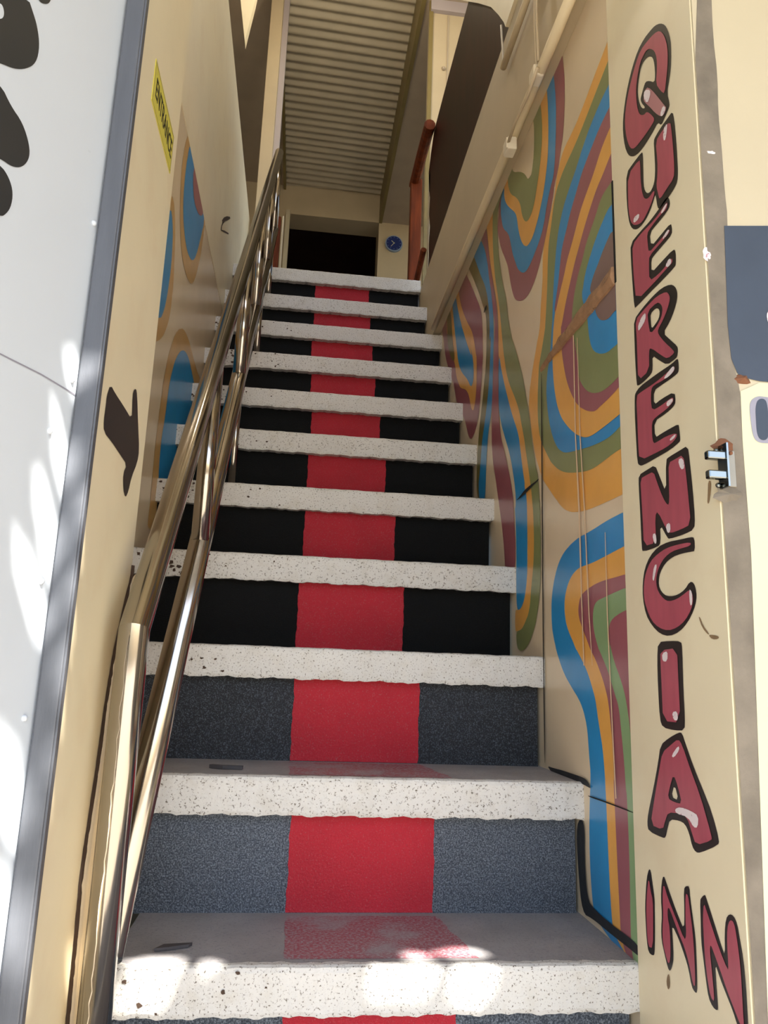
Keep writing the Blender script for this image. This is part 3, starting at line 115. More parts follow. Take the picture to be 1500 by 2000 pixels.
GOBO_HOLES=[[(1.092,-1.439),(1.09,-1.445),(1.078,-1.45),(1.057,-1.451),(1.034,-1.449),(1.015,-1.445),(1.005,-1.439),(1.006,-1.432),(1.018,-1.428),(1.039,-1.426),(1.062,-1.428),(1.081,-1.433)],[(1.436,-1.43),(1.433,-1.436),(1.419,-1.441),(1.396,-1.442),(1.372,-1.44),(1.352,-1.436),(1.342,-1.429),(1.344,-1.423),(1.358,-1.418),(1.38,-1.417),(1.405,-1.418),(1.425,-1.423)],[(1.524,-1.433),(1.524,-1.44),(1.514,-1.445),(1.497,-1.447),(1.478,-1.445),(1.462,-1.44),(1.454,-1.433),(1.454,-1.426),(1.464,-1.421),(1.481,-1.419),(1.499,-1.421),(1.516,-1.426)],[(1.131,-1.405),(1.124,-1.415),(1.101,-1.423),(1.069,-1.425),(1.036,-1.422),(1.011,-1.413),(1.001,-1.402),(1.007,-1.391),(1.029,-1.383),(1.062,-1.381),(1.096,-1.384),(1.121,-1.393)],[(1.428,-1.382),(1.424,-1.391),(1.415,-1.397),(1.404,-1.4),(1.394,-1.397),(1.387,-1.39),(1.386,-1.382),(1.39,-1.372),(1.399,-1.366),(1.41,-1.364),(1.42,-1.366),(1.427,-1.373)],[(1.516,-1.371),(1.509,-1.38),(1.493,-1.387),(1.473,-1.389),(1.455,-1.386),(1.443,-1.379),(1.439,-1.37),(1.446,-1.361),(1.462,-1.354),(1.482,-1.352),(1.501,-1.355),(1.513,-1.362)],[(0.893,-1.265),(0.899,-1.275),(0.902,-1.295),(0.902,-1.32),(0.899,-1.341),(0.893,-1.355),(0.887,-1.357),(0.881,-1.349),(0.878,-1.331),(0.878,-1.308),(0.88,-1.285),(0.886,-1.269)],[(0.928,-1.37),(0.933,-1.379),(0.935,-1.396),(0.934,-1.417),(0.93,-1.435),(0.925,-1.446),(0.919,-1.448),(0.915,-1.441),(0.912,-1.425),(0.913,-1.405),(0.916,-1.386),(0.922,-1.373)],[(0.96,-1.449),(0.966,-1.458),(0.968,-1.476),(0.966,-1.496),(0.961,-1.514),(0.954,-1.524),(0.948,-1.526),(0.943,-1.517),(0.94,-1.502),(0.941,-1.482),(0.946,-1.464),(0.953,-1.451)],[(0.757,-1.342),(0.761,-1.35),(0.762,-1.355),(0.759,-1.357),(0.753,-1.356),(0.746,-1.35),(0.74,-1.343),(0.735,-1.336),(0.734,-1.33),(0.737,-1.328),(0.743,-1.33),(0.75,-1.335)],[(0.792,-1.403),(0.797,-1.411),(0.798,-1.417),(0.795,-1.42),(0.789,-1.418),(0.781,-1.412),(0.774,-1.404),(0.769,-1.395),(0.767,-1.389),(0.77,-1.387),(0.777,-1.389),(0.785,-1.395)],[(0.826,-1.461),(0.831,-1.471),(0.832,-1.477),(0.829,-1.48),(0.822,-1.478),(0.814,-1.471),(0.805,-1.462),(0.8,-1.453),(0.798,-1.446),(0.802,-1.443),(0.809,-1.446),(0.817,-1.452)],[(0.851,-1.518),(0.855,-1.524),(0.856,-1.528),(0.854,-1.53),(0.85,-1.528),(0.844,-1.524),(0.839,-1.518),(0.835,-1.512),(0.834,-1.508),(0.836,-1.506),(0.84,-1.508),(0.846,-1.512)],[(0.927,-1.638),(0.933,-1.648),(0.935,-1.656),(0.931,-1.658),(0.923,-1.656),(0.913,-1.648),(0.904,-1.638),(0.897,-1.628),(0.895,-1.62),(0.899,-1.617),(0.907,-1.62),(0.917,-1.628)],[(0.665,-1.228),(0.672,-1.23),(0.678,-1.236),(0.679,-1.244),(0.677,-1.253),(0.671,-1.259),(0.663,-1.262),(0.656,-1.26),(0.651,-1.255),(0.65,-1.246),(0.652,-1.238),(0.657,-1.231)],[(0.699,-1.3),(0.712,-1.306),(0.721,-1.315),(0.723,-1.323),(0.719,-1.329),(0.709,-1.331),(0.696,-1.328),(0.684,-1.322),(0.675,-1.314),(0.672,-1.305),(0.676,-1.299),(0.686,-1.297)],[(0.727,-1.36),(0.742,-1.368),(0.753,-1.378),(0.755,-1.388),(0.75,-1.395),(0.738,-1.397),(0.722,-1.394),(0.708,-1.387),(0.698,-1.377),(0.695,-1.368),(0.7,-1.361),(0.712,-1.358)],[(0.754,-1.418),(0.769,-1.421),(0.78,-1.427),(0.783,-1.435),(0.777,-1.443),(0.765,-1.448),(0.749,-1.449),(0.735,-1.447),(0.725,-1.441),(0.722,-1.433),(0.727,-1.426),(0.738,-1.42)],[(0.833,-1.538),(0.848,-1.547),(0.858,-1.559),(0.859,-1.57),(0.852,-1.577),(0.838,-1.579),(0.821,-1.575),(0.807,-1.566),(0.797,-1.555),(0.795,-1.544),(0.802,-1.536),(0.816,-1.534)],[(0.893,-1.613),(0.909,-1.624),(0.919,-1.637),(0.919,-1.646),(0.911,-1.651),(0.897,-1.649),(0.88,-1.642),(0.865,-1.631),(0.856,-1.619),(0.855,-1.609),(0.862,-1.604),(0.876,-1.606)]]  # openings shaped so sun patches land on the step, jamb and door

W = 0.909          # width of the stair
D = 0.2058         # tread depth
FY = -0.28         # face of the street wall
STEP_Z = {-2: -.44, -1: -.22, 0: 0.0, 1: .2195, 2: .4405, 3: .6635, 4: .883, 5: 1.101, 6: 1.320, 7: 1.532, 8: 1.751, 9: 1.977, 10: 2.203, 11: 2.447}
GROUND = -.66
RX = .18           # line of the steel handrail

# ------------------------------------------------------------------ materials
def lin(c):
    return tuple((v/255/12.92 if v/255 <= .04045 else ((v/255+.055)/1.055)**2.4) for v in c)
MATS = {}
def mat(name, rgb, rough=.6, metal=0., var=.0, vscale=6., speck=None, sscale=90., samt=.5, bump=0., bscale=60., spec=.5, coat=0., stretch=None, blotch=None, blotch_amt=.5, blotch_scale=5., soft=.08):
    m = bpy.data.materials.new(name); m.use_nodes = True; n = m.node_tree; b = n.nodes['Principled BSDF']
    b.inputs['Roughness'].default_value = rough; b.inputs['Metallic'].default_value = metal
    b.inputs['Specular IOR Level'].default_value = spec
    b.inputs['Coat Weight'].default_value = coat; b.inputs['Coat Roughness'].default_value = .12
    col = lin(rgb)
    tc = n.nodes.new('ShaderNodeNewGeometry'); vec = tc.outputs['Position']
    if stretch:
        mp = n.nodes.new('ShaderNodeMapping'); mp.inputs['Scale'].default_value = stretch
        n.links.new(vec, mp.inputs['Vector']); vec = mp.outputs[0]
    def noise(scale, detail=4., rough_=.55):
        t = n.nodes.new('ShaderNodeTexNoise'); t.inputs['Scale'].default_value = scale; t.inputs['Detail'].default_value = detail
        t.inputs['Roughness'].default_value = rough_; n.links.new(vec, t.inputs['Vector']); return t.outputs['Fac']
    def mix(fac, a, bcol):
        x = n.nodes.new('ShaderNodeMix'); x.data_type = 'RGBA'
        n.links.new(fac, x.inputs['Factor'])
        if isinstance(a, tuple): x.inputs['A'].default_value = (*a, 1)
        else: n.links.new(a, x.inputs['A'])
        x.inputs['B'].default_value = (*bcol, 1); return x.outputs['Result']
    def ramp(fac, lo, hi, amt=1.):
        r = n.nodes.new('ShaderNodeMapRange'); r.inputs['From Min'].default_value = lo; r.inputs['From Max'].default_value = hi
        r.inputs['To Max'].default_value = amt; n.links.new(fac, r.inputs['Value']); return r.outputs[0]
    c = col
    if var: c = mix(ramp(noise(vscale), .35, .7), c, tuple(v*(1-var) for v in col))
    if blotch: c = mix(ramp(noise(blotch_scale, 6.), .52, .66, blotch_amt), c, lin(blotch))
    if speck: c = mix(ramp(noise(sscale, 3., .7), 1-samt, 1-samt+soft), c, lin(speck))
    if isinstance(c, tuple): b.inputs['Base Color'].default_value = (*c, 1)
    else: n.links.new(c, b.inputs['Base Color'])
    if bump:
        bp = n.nodes.new('ShaderNodeBump'); bp.inputs['Strength'].default_value = bump; bp.inputs['Distance'].default_value = .004
        n.links.new(noise(bscale, 5., .65), bp.inputs['Height']); n.links.new(bp.outputs[0], b.inputs['Normal'])
    MATS[name] = m; return m
mat('beige', (231, 218, 185), .42, var=.08, vscale=3.5, bump=.10, bscale=14., blotch=(214, 192, 156), blotch_amt=.25, blotch_scale=9.)
mat('beige_gloss', (226, 207, 176), .26, var=.10, vscale=3., bump=.06, bscale=9., spec=.6)
mat('cream', (189, 177, 150), .55, var=.06, vscale=4., bump=.12, bscale=25., speck=(205, 180, 140), sscale=40., samt=.30)
mat('pale_yellow', (210, 206, 170), .6, var=.06, bump=.1, bscale=20.)
mat('cement', (128, 118, 104), .85, var=.3, vscale=18., bump=.4, bscale=60., blotch=(92, 84, 74), blotch_amt=.6)
for nm, c in dict(mustard=(232, 172, 84), mustard2=(206, 166, 104), green=(134, 142, 92), leaf=(136, 166, 118), olive=(118, 108, 58), blue=(48, 144, 204), maroon=(156, 92, 100), brown=(130, 104, 98), tan=(226, 207, 176)).items():
    mat('mural_'+nm, c, .28, var=.10, vscale=12., bump=.05, bscale=30., spec=.6)
mat('mural_smear', (34, 36, 40), .7, bump=.3)
mat('mural_crack', (10, 8, 6), .9)
mat('mural_scratch', (226, 196, 160), .5)
mat('letter_black', (34, 29, 28), .45, var=.15)
mat('letter_red', (172, 80, 94), .40, var=.16, vscale=9., stretch=(1, 6, 1))
mat('letter_pink', (172, 118, 120), .5)
mat('letter_white', (226, 214, 214), .5, speck=(170, 120, 130), sscale=160., samt=.4)
mat('white_band', (197, 194, 189), .62, var=.06, speck=(92, 82, 70), sscale=260., samt=.425, bump=.35, bscale=150., blotch=(176, 168, 154), blotch_amt=.3, blotch_scale=30.)
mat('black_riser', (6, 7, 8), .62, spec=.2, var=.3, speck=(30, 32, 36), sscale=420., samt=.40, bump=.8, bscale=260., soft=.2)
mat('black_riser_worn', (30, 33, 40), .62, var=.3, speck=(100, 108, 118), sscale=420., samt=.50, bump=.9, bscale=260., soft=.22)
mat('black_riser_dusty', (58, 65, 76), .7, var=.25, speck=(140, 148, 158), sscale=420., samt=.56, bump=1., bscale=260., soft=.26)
mat('tread_grey', (150, 147, 148), .75, var=.25, vscale=9., speck=(112, 112, 118), sscale=240., samt=.46, bump=.4, bscale=160., soft=.2)
mat('red_riser', (180, 36, 50), .58, spec=.3, var=.15, vscale=8., speck=(160, 98, 100), sscale=380., samt=.44, bump=.8, bscale=240., soft=.2)
mat('red_worn', (150, 74, 86), .7, var=.2, speck=(150, 144, 147), sscale=210., samt=.56, bump=.4, bscale=160., soft=.2, blotch=(140, 134, 138), blotch_amt=.8, blotch_scale=12.)
mat('steel', (166, 159, 150), .14, 1.0, bump=.015, bscale=8.)
mat('chrome', (126, 130, 128), .12, 1.0)
mat('latch_plate', (150, 144, 132), .45, .6, var=.2)
mat('frame_grey', (90, 93, 100), .5, .15, var=.22, vscale=5., stretch=(8, 8, 1), bump=.1)
mat('door_white', (202, 209, 217), .38, var=.03, bump=.05, bscale=6., speck=(170, 176, 182), sscale=22., samt=.27)
mat('door_black', (42, 44, 46), .45, var=.1)
mat('navy', (56, 66, 82), .6, var=.12, vscale=15., speck=(120, 124, 130), sscale=60., samt=.28)
mat('lilac', (142, 140, 152), .6)
mat('sign_yellow', (208, 198, 84), .4)
mat('sign_black', (24, 22, 16), .5)
mat('dark_wood', (48, 17, 9), .34, var=.75, vscale=4., stretch=(6, 6, 1.2), spec=.15, speck=(120, 96, 80), sscale=60., samt=.27)
mat('red_wood', (108, 48, 18), .55, spec=.15, var=.6, vscale=5., stretch=(8, 8, 1))
mat('raw_wood', (166, 126, 92), .8, var=.45, vscale=30., bump=.5, bscale=60., speck=(76, 48, 32), sscale=45., samt=.4)
mat('sheet', (186, 174, 148), .40, .0, var=.12, vscale=6., spec=.5)
mat('olive_trim', (128, 112, 66), .5, var=.15)
mat('wall_upper', (188, 171, 140), .6, var=.08, bump=.08)
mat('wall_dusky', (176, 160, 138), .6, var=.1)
mat('lilac_beam', (168, 158, 158), .6)
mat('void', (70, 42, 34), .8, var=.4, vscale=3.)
mat('clock_blue', (24, 44, 104), .3, coat=.4)
mat('clock_rim', (150, 170, 196), .3, .4)
mat('clock_hand', (206, 200, 170), .4)
mat('conduit', (222, 204, 168), .5, var=.1)
mat('plastic_white', (220, 208, 184), .45)
mat('cable', (188, 170, 140), .5)
mat('rust', (136, 88, 60), .85, var=.4, bump=.5)
mat('street', (168, 160, 148), .85, var=.12, bump=.3, bscale=20.)
mat('gobo_sheet', (150, 150, 146), .6, var=.15)
mat('plaster_old', (222, 202, 170), .5, var=.12, bump=.35, bscale=40., speck=(96, 80, 62), sscale=70., samt=.30)
mat('grime', (70, 52, 40), .85, var=.4)
mat('stain', (150, 122, 88), .7, var=.4, vscale=60.)
mat('scrap', (62, 58, 60), .7)
mat('paper', (214, 200, 184), .7)

# ------------------------------------------------------------------ mesh helpers
def link(name, bm, material, parent=None, smooth=False):
    me = bpy.data.meshes.new(name); bmesh.ops.recalc_face_normals(bm, faces=bm.faces); bm.to_mesh(me); bm.free()
    o = bpy.data.objects.new(name, me); COL.objects.link(o)
    me.materials.append(MATS[material])
    if smooth:
        for p in me.polygons: p.use_smooth = True
    if parent is not None:
        o.parent = parent; q = parent
        off = Vector((0, 0, 0))
        while q is not None: off += q.location; q = q.parent
        o.location = -off
    return o
def tag(o, label, cat=None, group=None, kind=None):
    o['label'] = label
    if cat: o['category'] = cat
    if group: o['group'] = group
    if kind: o['kind'] = kind
    return o
def struct(o, label): o['kind'] = 'structure'; o['label'] = label; o['category'] = o.name.split('_')[0]; return o
def empty(name, loc):
    o = bpy.data.objects.new(name, None); COL.objects.link(o); o.location = loc; o.empty_display_size = .05; return o
def box(bm, x0, x1, y0, y1, z0, z1, bev=0.):
    vs_ = [bm.verts.new(c) for c in ((x0,y0,z0),(x1,y0,z0),(x1,y1,z0),(x0,y1,z0),(x0,y0,z1),(x1,y0,z1),(x1,y1,z1),(x0,y1,z1))]
    fs = [bm.faces.new([vs_[i] for i in f]) for f in ((0,3,2,1),(4,5,6,7),(0,1,5,4),(1,2,6,5),(2,3,7,6),(3,0,4,7))]
    if bev:
        es = list({e for f in fs for e in f.edges})
        bmesh.ops.bevel(bm, geom=es, offset=bev, segments=2, affect='EDGES', profile=.5)
    return bm
def nbox(*a, bev=0.):
    return box(bmesh.new(), *a, bev=bev)
def tube(bm, pts, r, n=16, cap=True, sharp=False):
    pts = [Vector(p) for p in pts]; rings = []
    up = None
    for i, p in enumerate(pts):
        a = (p-pts[i-1]).normalized() if i > 0 else None
        b = (pts[i+1]-p).normalized() if i < len(pts)-1 else None
        t = (a+b).normalized() if a and b else (a or b)
        k = 1/max(.3, t.dot(a if a else b))
        if up is None: up = Vector((1, 0, 0)) if abs(t.x) < .9 else Vector((0, 0, 1))
        s = t.cross(up).normalized(); q = s.cross(t).normalized(); up = q
        ring = []
        for j in range(n):
            an = 2*math.pi*j/n; off = r*(math.cos(an)*s+math.sin(an)*q)
            if a and b:
                bend = (b-a)
                if bend.length > 1e-5:
                    bd = (bend-bend.dot(t)*t).normalized(); off += bd*(off.dot(bd))*(k-1)
            ring.append(bm.verts.new(p+off))
        rings.append(ring)
    for i in range(len(rings)-1):
        a, b = rings[i], rings[i+1]
        if sharp and i > 0: a = [bm.verts.new(v.co) for v in a]
        for j in range(n): bm.faces.new((a[j], a[(j+1)%n], b[(j+1)%n], b[j]))
    if cap: bm.faces.new(rings[0][::-1]); bm.faces.new(rings[-1])
    return bm
def chaikin(p, it):
    for _ in range(it):
        q = []
        for i in range(len(p)):
            a, b = p[i], p[(i+1)%len(p)]
            q += [(a[0]*.75+b[0]*.25, a[1]*.75+b[1]*.25), (a[0]*.25+b[0]*.75, a[1]*.25+b[1]*.75)]
        p = q
    return p
def clip(p, ax, lim, keep_greater):
    r = []
    ins = lambda q: (q[ax] >= lim) if keep_greater else (q[ax] <= lim)
    for i in range(len(p)):
        a, b = p[i], p[(i+1)%len(p)]
        if ins(a): r.append(a)
        if ins(a) != ins(b):
            t = (lim-a[ax])/(b[ax]-a[ax]); r.append((a[0]+t*(b[0]-a[0]), a[1]+t*(b[1]-a[1])))
    return r
def sheet(loops, to3d):
    """flat painted patch: outer loop plus holes, mapped to a wall by to3d(u, v)"""
    bm = bmesh.new()
    flat = [[Vector((u, v, 0)) for u, v in l] for l in loops]
    vs_ = [bm.verts.new(to3d(u, v)) for l in loops for u, v in l]
    for t in tessellate_polygon(flat):
        try: bm.faces.new([vs_[i] for i in t])
        except ValueError: pass
    return bm
def prism(loop, to3d, depth):
    """outline extruded by the vector depth"""
    bm = bmesh.new(); d = Vector(depth)
    a = [bm.verts.new(to3d(u, v)) for u, v in loop]; b = [bm.verts.new(Vector(to3d(u, v))+d) for u, v in loop]
    n = len(loop)
    for t in tessellate_polygon([[Vector((u, v, 0)) for u, v in loop]]):
        try: bm.faces.new([a[i] for i in t]); bm.faces.new([b[i] for i in t][::-1])
        except ValueError: pass
    for i in range(n): bm.faces.new((a[i], a[(i+1)%n], b[(i+1)%n], b[i]))
    return bm

# ------------------------------------------------------------------ the setting: street, walls, upper floor
struct(link('floor_street', nbox(-6, 7, -9, .3, GROUND-.1, GROUND), 'street'), 'pale concrete street in front of the steps')
wl = struct(link('wall_left', nbox(-.25, 0, 0, 6.4, GROUND, 2.082), 'beige_gloss'), 'glossy beige stair wall with painted blue ovals behind the handrail')
wr = struct(link('wall_right', nbox(W, W+.25, 0, 6.4, GROUND, 2.0), 'beige_gloss'), 'glossy beige stair wall covered with a swirling striped mural')
for c, layer, p in MURAL_RIGHT:
    it = 0 if c in ('scratch',) else 2
    q = clip(clip(clip(chaikin(p, it), 0, .001, True), 1, 2.0, False), 1, -.2, True)
    if len(q) > 2: link('mural_crack' if c == 'crack' else 'scratch_line' if c == 'scratch' else 'paint_smear' if c == 'smear' else 'mural_band', sheet([q], lambda u, v, L=layer: (W-.0004*L-.0004, u, v)), 'mural_'+c, wr)
for c, layer, p in MURAL_LEFT:
    q = clip(clip(chaikin(p, 2), 0, .001, True), 1, 2.082, False)
    if len(q) > 2: link('mural_band', sheet([q], lambda u, v, L=layer: (.0005*L+.0004, u, v)), 'mural_'+c, wl)

# street wall: right jamb with lettering, facade to its right, left jamb with sign
jr = struct(link('wall_entrance_right', nbox(W-.004, W+.25, FY, 0, GROUND, 2.3), 'beige'), 'beige door jamb with the red lettering painted down it')
names = {}
for n, outl, hole, fills, hls in LETTERS:
    X = W-.004
    lo = link('letter', sheet([chaikin(outl, 1)]+([chaikin(hole, 1)] if hole else []), lambda u, v: (X-.0006, u, v)), 'letter_black', jr)
    tag(lo, 'dark red letter %s with a thick black outline' % n)
    for k, (a, b) in enumerate(fills):
        link('letter_fill', sheet([chaikin(a, 1)]+([chaikin(b, 1)] if b else []), lambda u, v: (X-.0012, u, v)), 'letter_pink' if (n == 'Q' and k == 1) else 'letter_red', lo)
    for a in hls:
        link('highlight', sheet([chaikin(a, 1)], lambda u, v: (X-.0018, u, v)), 'letter_white', lo)
wf = struct(link('wall_front', nbox(W+.25, 4.2, FY, 0, GROUND, 2.3), 'cream'), 'cream street wall with painted dark panels beside the entrance')
link('wall_return', nbox(W-.002, W+.26, FY-.003, FY+.02, GROUND, 2.3), 'cream', wf)
fw = lambda L: (lambda u, v: (u, FY-.003-.0006*L, v))
link('bare_cement_strip', sheet([clip(chaikin(STRIP, 1), 0, W-.002, True)], fw(1)), 'cement', wf)
link('painted_panel', sheet([NAVY], fw(2)), 'navy', wf)
link('paint_spot', sheet([chaikin(NAVY_SPOT, 2)], fw(3)), 'letter_white', wf)
link('painted_panel', sheet([YELLOW], fw(1.6)), 'pale_yellow', wf)
cl = link('letter', sheet([chaikin(C_OUT, 2)], fw(2.4)), 'lilac', wf); tag(cl, 'dark blue letter C with a grey edge')
link('letter_fill', sheet([chaikin(C_IN, 2)], fw(3)), 'navy', cl)
def cement_lump(name, cx, cz, rx, rz, th, matn, parent, n=14, seed=1):
    rnd = random.Random(seed); bm = bmesh.new()
    c = bm.verts.new((cx, FY-.003-th, cz)); ring = []
    for k in range(n):
        a = 2*math.pi*k/n; s = rnd.uniform(.75, 1.2)
        ring.append(bm.verts.new((cx+rx*s*math.cos(a), FY-.0032, cz+rz*s*math.sin(a))))
    for k in range(n): bm.faces.new((c, ring[k], ring[(k+1)%n]))
    return link(name, bm, matn, parent)
cement_lump('cement_patch', .912, .915, .016, .012, .006, 'rust', wf, seed=3)
cement_lump('cement_patch', .915, .852, .020, .010, .006, 'cement', wf, seed=5)
cement_lump('rust_patch', .944, 1.009, .012, .008, .007, 'rust', wf, seed=7)
cement_lump('hole_in_plaster', .947, 1.067, .006, .006, .001, 'rust', wf, seed=8)
cement_lump('paint_dab', .922, 1.345, .013, .005, .001, 'letter_white', wf, seed=9)
cement_lump('paint_dab', .908, 1.185, .008, .011, .001, 'letter_white', wf, seed=10)

for p in STAINS: link('stain', sheet([chaikin(p, 1)], lambda u, v: (W-.0046, u, v)), 'stain', jr)
struct(link('wall_light_block', nbox(3.6, 3.8, -3.2, FY, GROUND, 1.9), 'cement'), 'cement wall added out of view on the right to cut side light')  # unseen wall, added to cut the light coming from the right
jl = struct(link('wall_entrance_left', nbox(-3.8, .14, FY, -.012, GROUND, 2.3), 'beige'), 'beige door jamb on the handrail side with a black painted arrow')
link('painted_arrow', sheet([chaikin(ARROW, 1)], lambda u, v: (.1406, u, v)), 'letter_black', jl)
b = bmesh.new(); rows = []; rnd = random.Random(2)
def dirt_y(z):
    pts = DIRT_LINE
    for (y0, z0), (y1, z1) in zip(pts, pts[1:]):
        if z0 >= z >= z1: return y0+(y1-y0)*(z0-z)/(z0-z1)
    return pts[-1][0] if z < pts[-1][1] else pts[0][0]
def rail_y(z): return -.143+(z-.661)/1.1015 if z > .661 else -.143+.006*(.661-z)/.66
for k in range(60):
    z = .742-.0126*k; yd = dirt_y(z)+rnd.uniform(-.001, .001); yr = rail_y(z); t = min(1, (.745-z)/.05)
    xr_ = .163+.009*t
    rows.append([b.verts.new(c) for c in ((.1395, yd, z), (.143+.004*t, yd+.003*t, z), (.1395+(xr_-.1395)*.6, yd+(yr-.013-yd)*.55-.004*t, z), (RX-.012+.010*t+rnd.uniform(-.0012, .0012), yr-.0205-.0006*t, z), (xr_-.004, yr+.004, z))])
for p, q in zip(rows, rows[1:]):
    for j in range(4): b.faces.new((p[j], p[j+1], q[j+1], q[j]))
link('mortar_fillet', b, 'plaster_old', jl, True)
b = bmesh.new(); prev = None
for k in range(120):
    z = .76-.0068*k; yd = dirt_y(z); wv = .0030+rnd.uniform(-.0008, .0012)+.002*max(0, math.sin(z*37))
    q = [b.verts.new((.1404, yd-wv, z)), b.verts.new((.1404+.0035, yd+wv*.6, z))]
    if prev: b.faces.new((prev[0], prev[1], q[1], q[0]))
    prev = q
link('dirt_line', b, 'grime', jl)
struct(link('wall_lintel', nbox(-3.8, 4.2, FY, 0, 2.3, 2.42), 'beige'), 'beige lintel over the stair entrance, above the view')

# steel frame and open white door leaf on the left
fr = struct(link('trim_1', nbox(.121, .1435, FY-.022, FY+.0, GROUND, 2.28, bev=.002), 'frame_grey'), 'grey painted steel door frame strip beside the white door')
link('weld_bead', nbox(.1425, .1455, FY-.020, FY-.014, GROUND, 2.28), 'frame_grey', fr)
UA = math.radians(16); UD = Vector((math.sin(UA), math.cos(UA), 0)); ND = Vector((UD.y, -UD.x, 0)); HP = Vector((.122, -.285, 0))
def on_door(u, v, off=0.): q = HP-UD*u+ND*off; return (q.x, q.y, v)
dr = struct(link('door_1', prism([(.0, GROUND+.05), (.86, GROUND+.05), (.86, 2.2), (.0, 2.2)], lambda u, v: on_door(u, v), -ND*.035), 'door_white'), 'open white metal door leaf with black painted blobs')
for p in DOOR_BLOBS: link('painted_blob', sheet([chaikin(p, 2)], lambda u, v: on_door(u, v, .0006)), 'door_black', dr)
for p in DOOR_SPOT: link('paint_spot', sheet([chaikin(p, 2)], lambda u, v: on_door(u, v, .0012)), 'door_white', dr)
link('sheet_seam', sheet([DOOR_CRACK], lambda u, v: on_door(u, v, .0006)), 'lilac', dr)
for (u, z) in ((.022, .93), (.03, .70), (.028, .56), (.035, .40), (.02, 1.13), (.05, .86)):
    bm = bmesh.new(); bmesh.ops.create_uvsphere(bm, u_segments=10, v_segments=6, radius=.0035, matrix=Matrix.Translation(on_door(u, z, .0005)))
    link('rivet', bm, 'door_white', dr, True)

# ------------------------------------------------------------------ staircase
st = empty('staircase', (W/2, 0, GROUND)); st['kind'] = 'structure'; st['label'] = 'steep painted stairs, black risers with white edges and a red centre stripe'; st['category'] = 'stairs'
RED = {1: (.40, .644), 2: (.396, .647), 3: (.389, .649), 4: (.387, .640), 5: (.392, .639), 6: (.393, .631), 7: (.397, .629), 8: (.388, .626), 9: (.383, .629), 10: (.385, .631), 11: (.384, .637)}
def jag(x, s, a): return a*(math.sin(x*61+s*1.7)*.4+math.sin(x*143+s*3.1)*.35+math.sin(x*287+s)*.3)
for i in range(-2, 12):
    y0 = (i-1)*D; z1 = STEP_Z[i]; z0 = STEP_Z.get(i-1, GROUND)
    xl, xr = (0., W)
    if i >= 10: xr = .878
    if i == 1: xl = .158
    if i in (0, ): xl, xr = .141, W-.005
    if i < 0: xl, xr = .16, 1.15
    yb = y0+D+.05 if i < 11 else y0+.12
    b = bmesh.new()
    box(b, max(xl, 0.0) if i > 0 else xl, xr, y0+.013, yb, z1-.060, z1-.001)      # tread slab
    tread = link('step', b, 'tread_grey', st)
    b = bmesh.new(); box(b, max(xl, 0) if i > 0 else xl, xr-.006, y0+.032, y0+.09, z0-.002, z1-.058)
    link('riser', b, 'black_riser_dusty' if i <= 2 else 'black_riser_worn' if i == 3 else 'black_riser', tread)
    # white nosing with a ragged lower edge and worn upper edge
    b = bmesh.new(); n = 110; rows = []
    ww = xr-(xl if i != 1 else .163)
    x_start = xl if i != 1 else .163
    for k in range(n+1):
        x = x_start+ww*k/n; zb = z1-.063+jag(x, i, .0026); yt = y0+.016+jag(x, i+20, .004)
        e = .004 if 0 < k < n else .0
        zt = z1+jag(x*.7, i+9, .0008)
        rows.append([b.verts.new(c) for c in ((x, y0+.03, zb+.002), (x, y0+.002, zb), (x, y0+jag(x, i+5, .0008), zb+.006), (x, y0+jag(x, i+3, .0008), zt-.008), (x, y0+.002, zt-.002), (x, y0+.007, zt+.0003), (x, yt, zt+.0003), (x, yt+.001, zt-.01))])
    for p, q in zip(rows, rows[1:]):
        for j in range(7): b.faces.new((p[j], p[j+1], q[j+1], q[j]))
    b.faces.new(rows[0]); b.faces.new(rows[-1][::-1])
    link('white_edge', b, 'white_band', tread, False)
    if 3 <= i <= 9 or i == 1:
        rnd = random.Random(50+i); b = bmesh.new()
        for k in range(26 if i > 1 else 7):
            cx = x_start+abs(rnd.gauss(0, .13)); cz_ = z1-.006-rnd.random()*.05; r0 = rnd.uniform(.0012, .0048)*(1.3 if cx < .12 else .8)
            ring = [b.verts.new((cx+r0*rnd.uniform(.5, 1.5)*math.cos(a_*math.pi/4), y0-.0012, cz_+r0*rnd.uniform(.4, 1.1)*math.sin(a_*math.pi/4))) for a_ in range(8)]
            b.faces.new(ring)
        link('flaked_paint', b, 'grime', tread)
    if i in RED:
        a, c_ = RED[i]; b = bmesh.new(); n = 24; prev = None
        for k in range(n+1):
            z = z0+(z1-.058-z0)*k/n; q = [b.verts.new((a+jag(z, i, .0018), y0+.0312, z)), b.verts.new((c_+jag(z, i+7, .0018), y0+.0312, z))]
            if prev: b.faces.new((prev[0], prev[1], q[1], q[0]))
            prev = q
        link('red_stripe', b, 'red_riser', tread)
        if i < 11:
            a, c_ = RED.get(i+1, RED[i]); b = bmesh.new(); prev = None
            for k in range(13):
                y = y0+.030+(D+.004-.002)*k/12
                if y > y0+D+.031: break
                q = [b.verts.new((a+jag(y, i, .003), y, z1-.0006)), b.verts.new((c_+.03*(12-k)/12+jag(y, i+4, .003), y, z1-.0006))]
                if prev: b.faces.new((prev[0], prev[1], q[1], q[0]))
                prev = q
            link('worn_red_stripe', b, 'red_worn', tread)

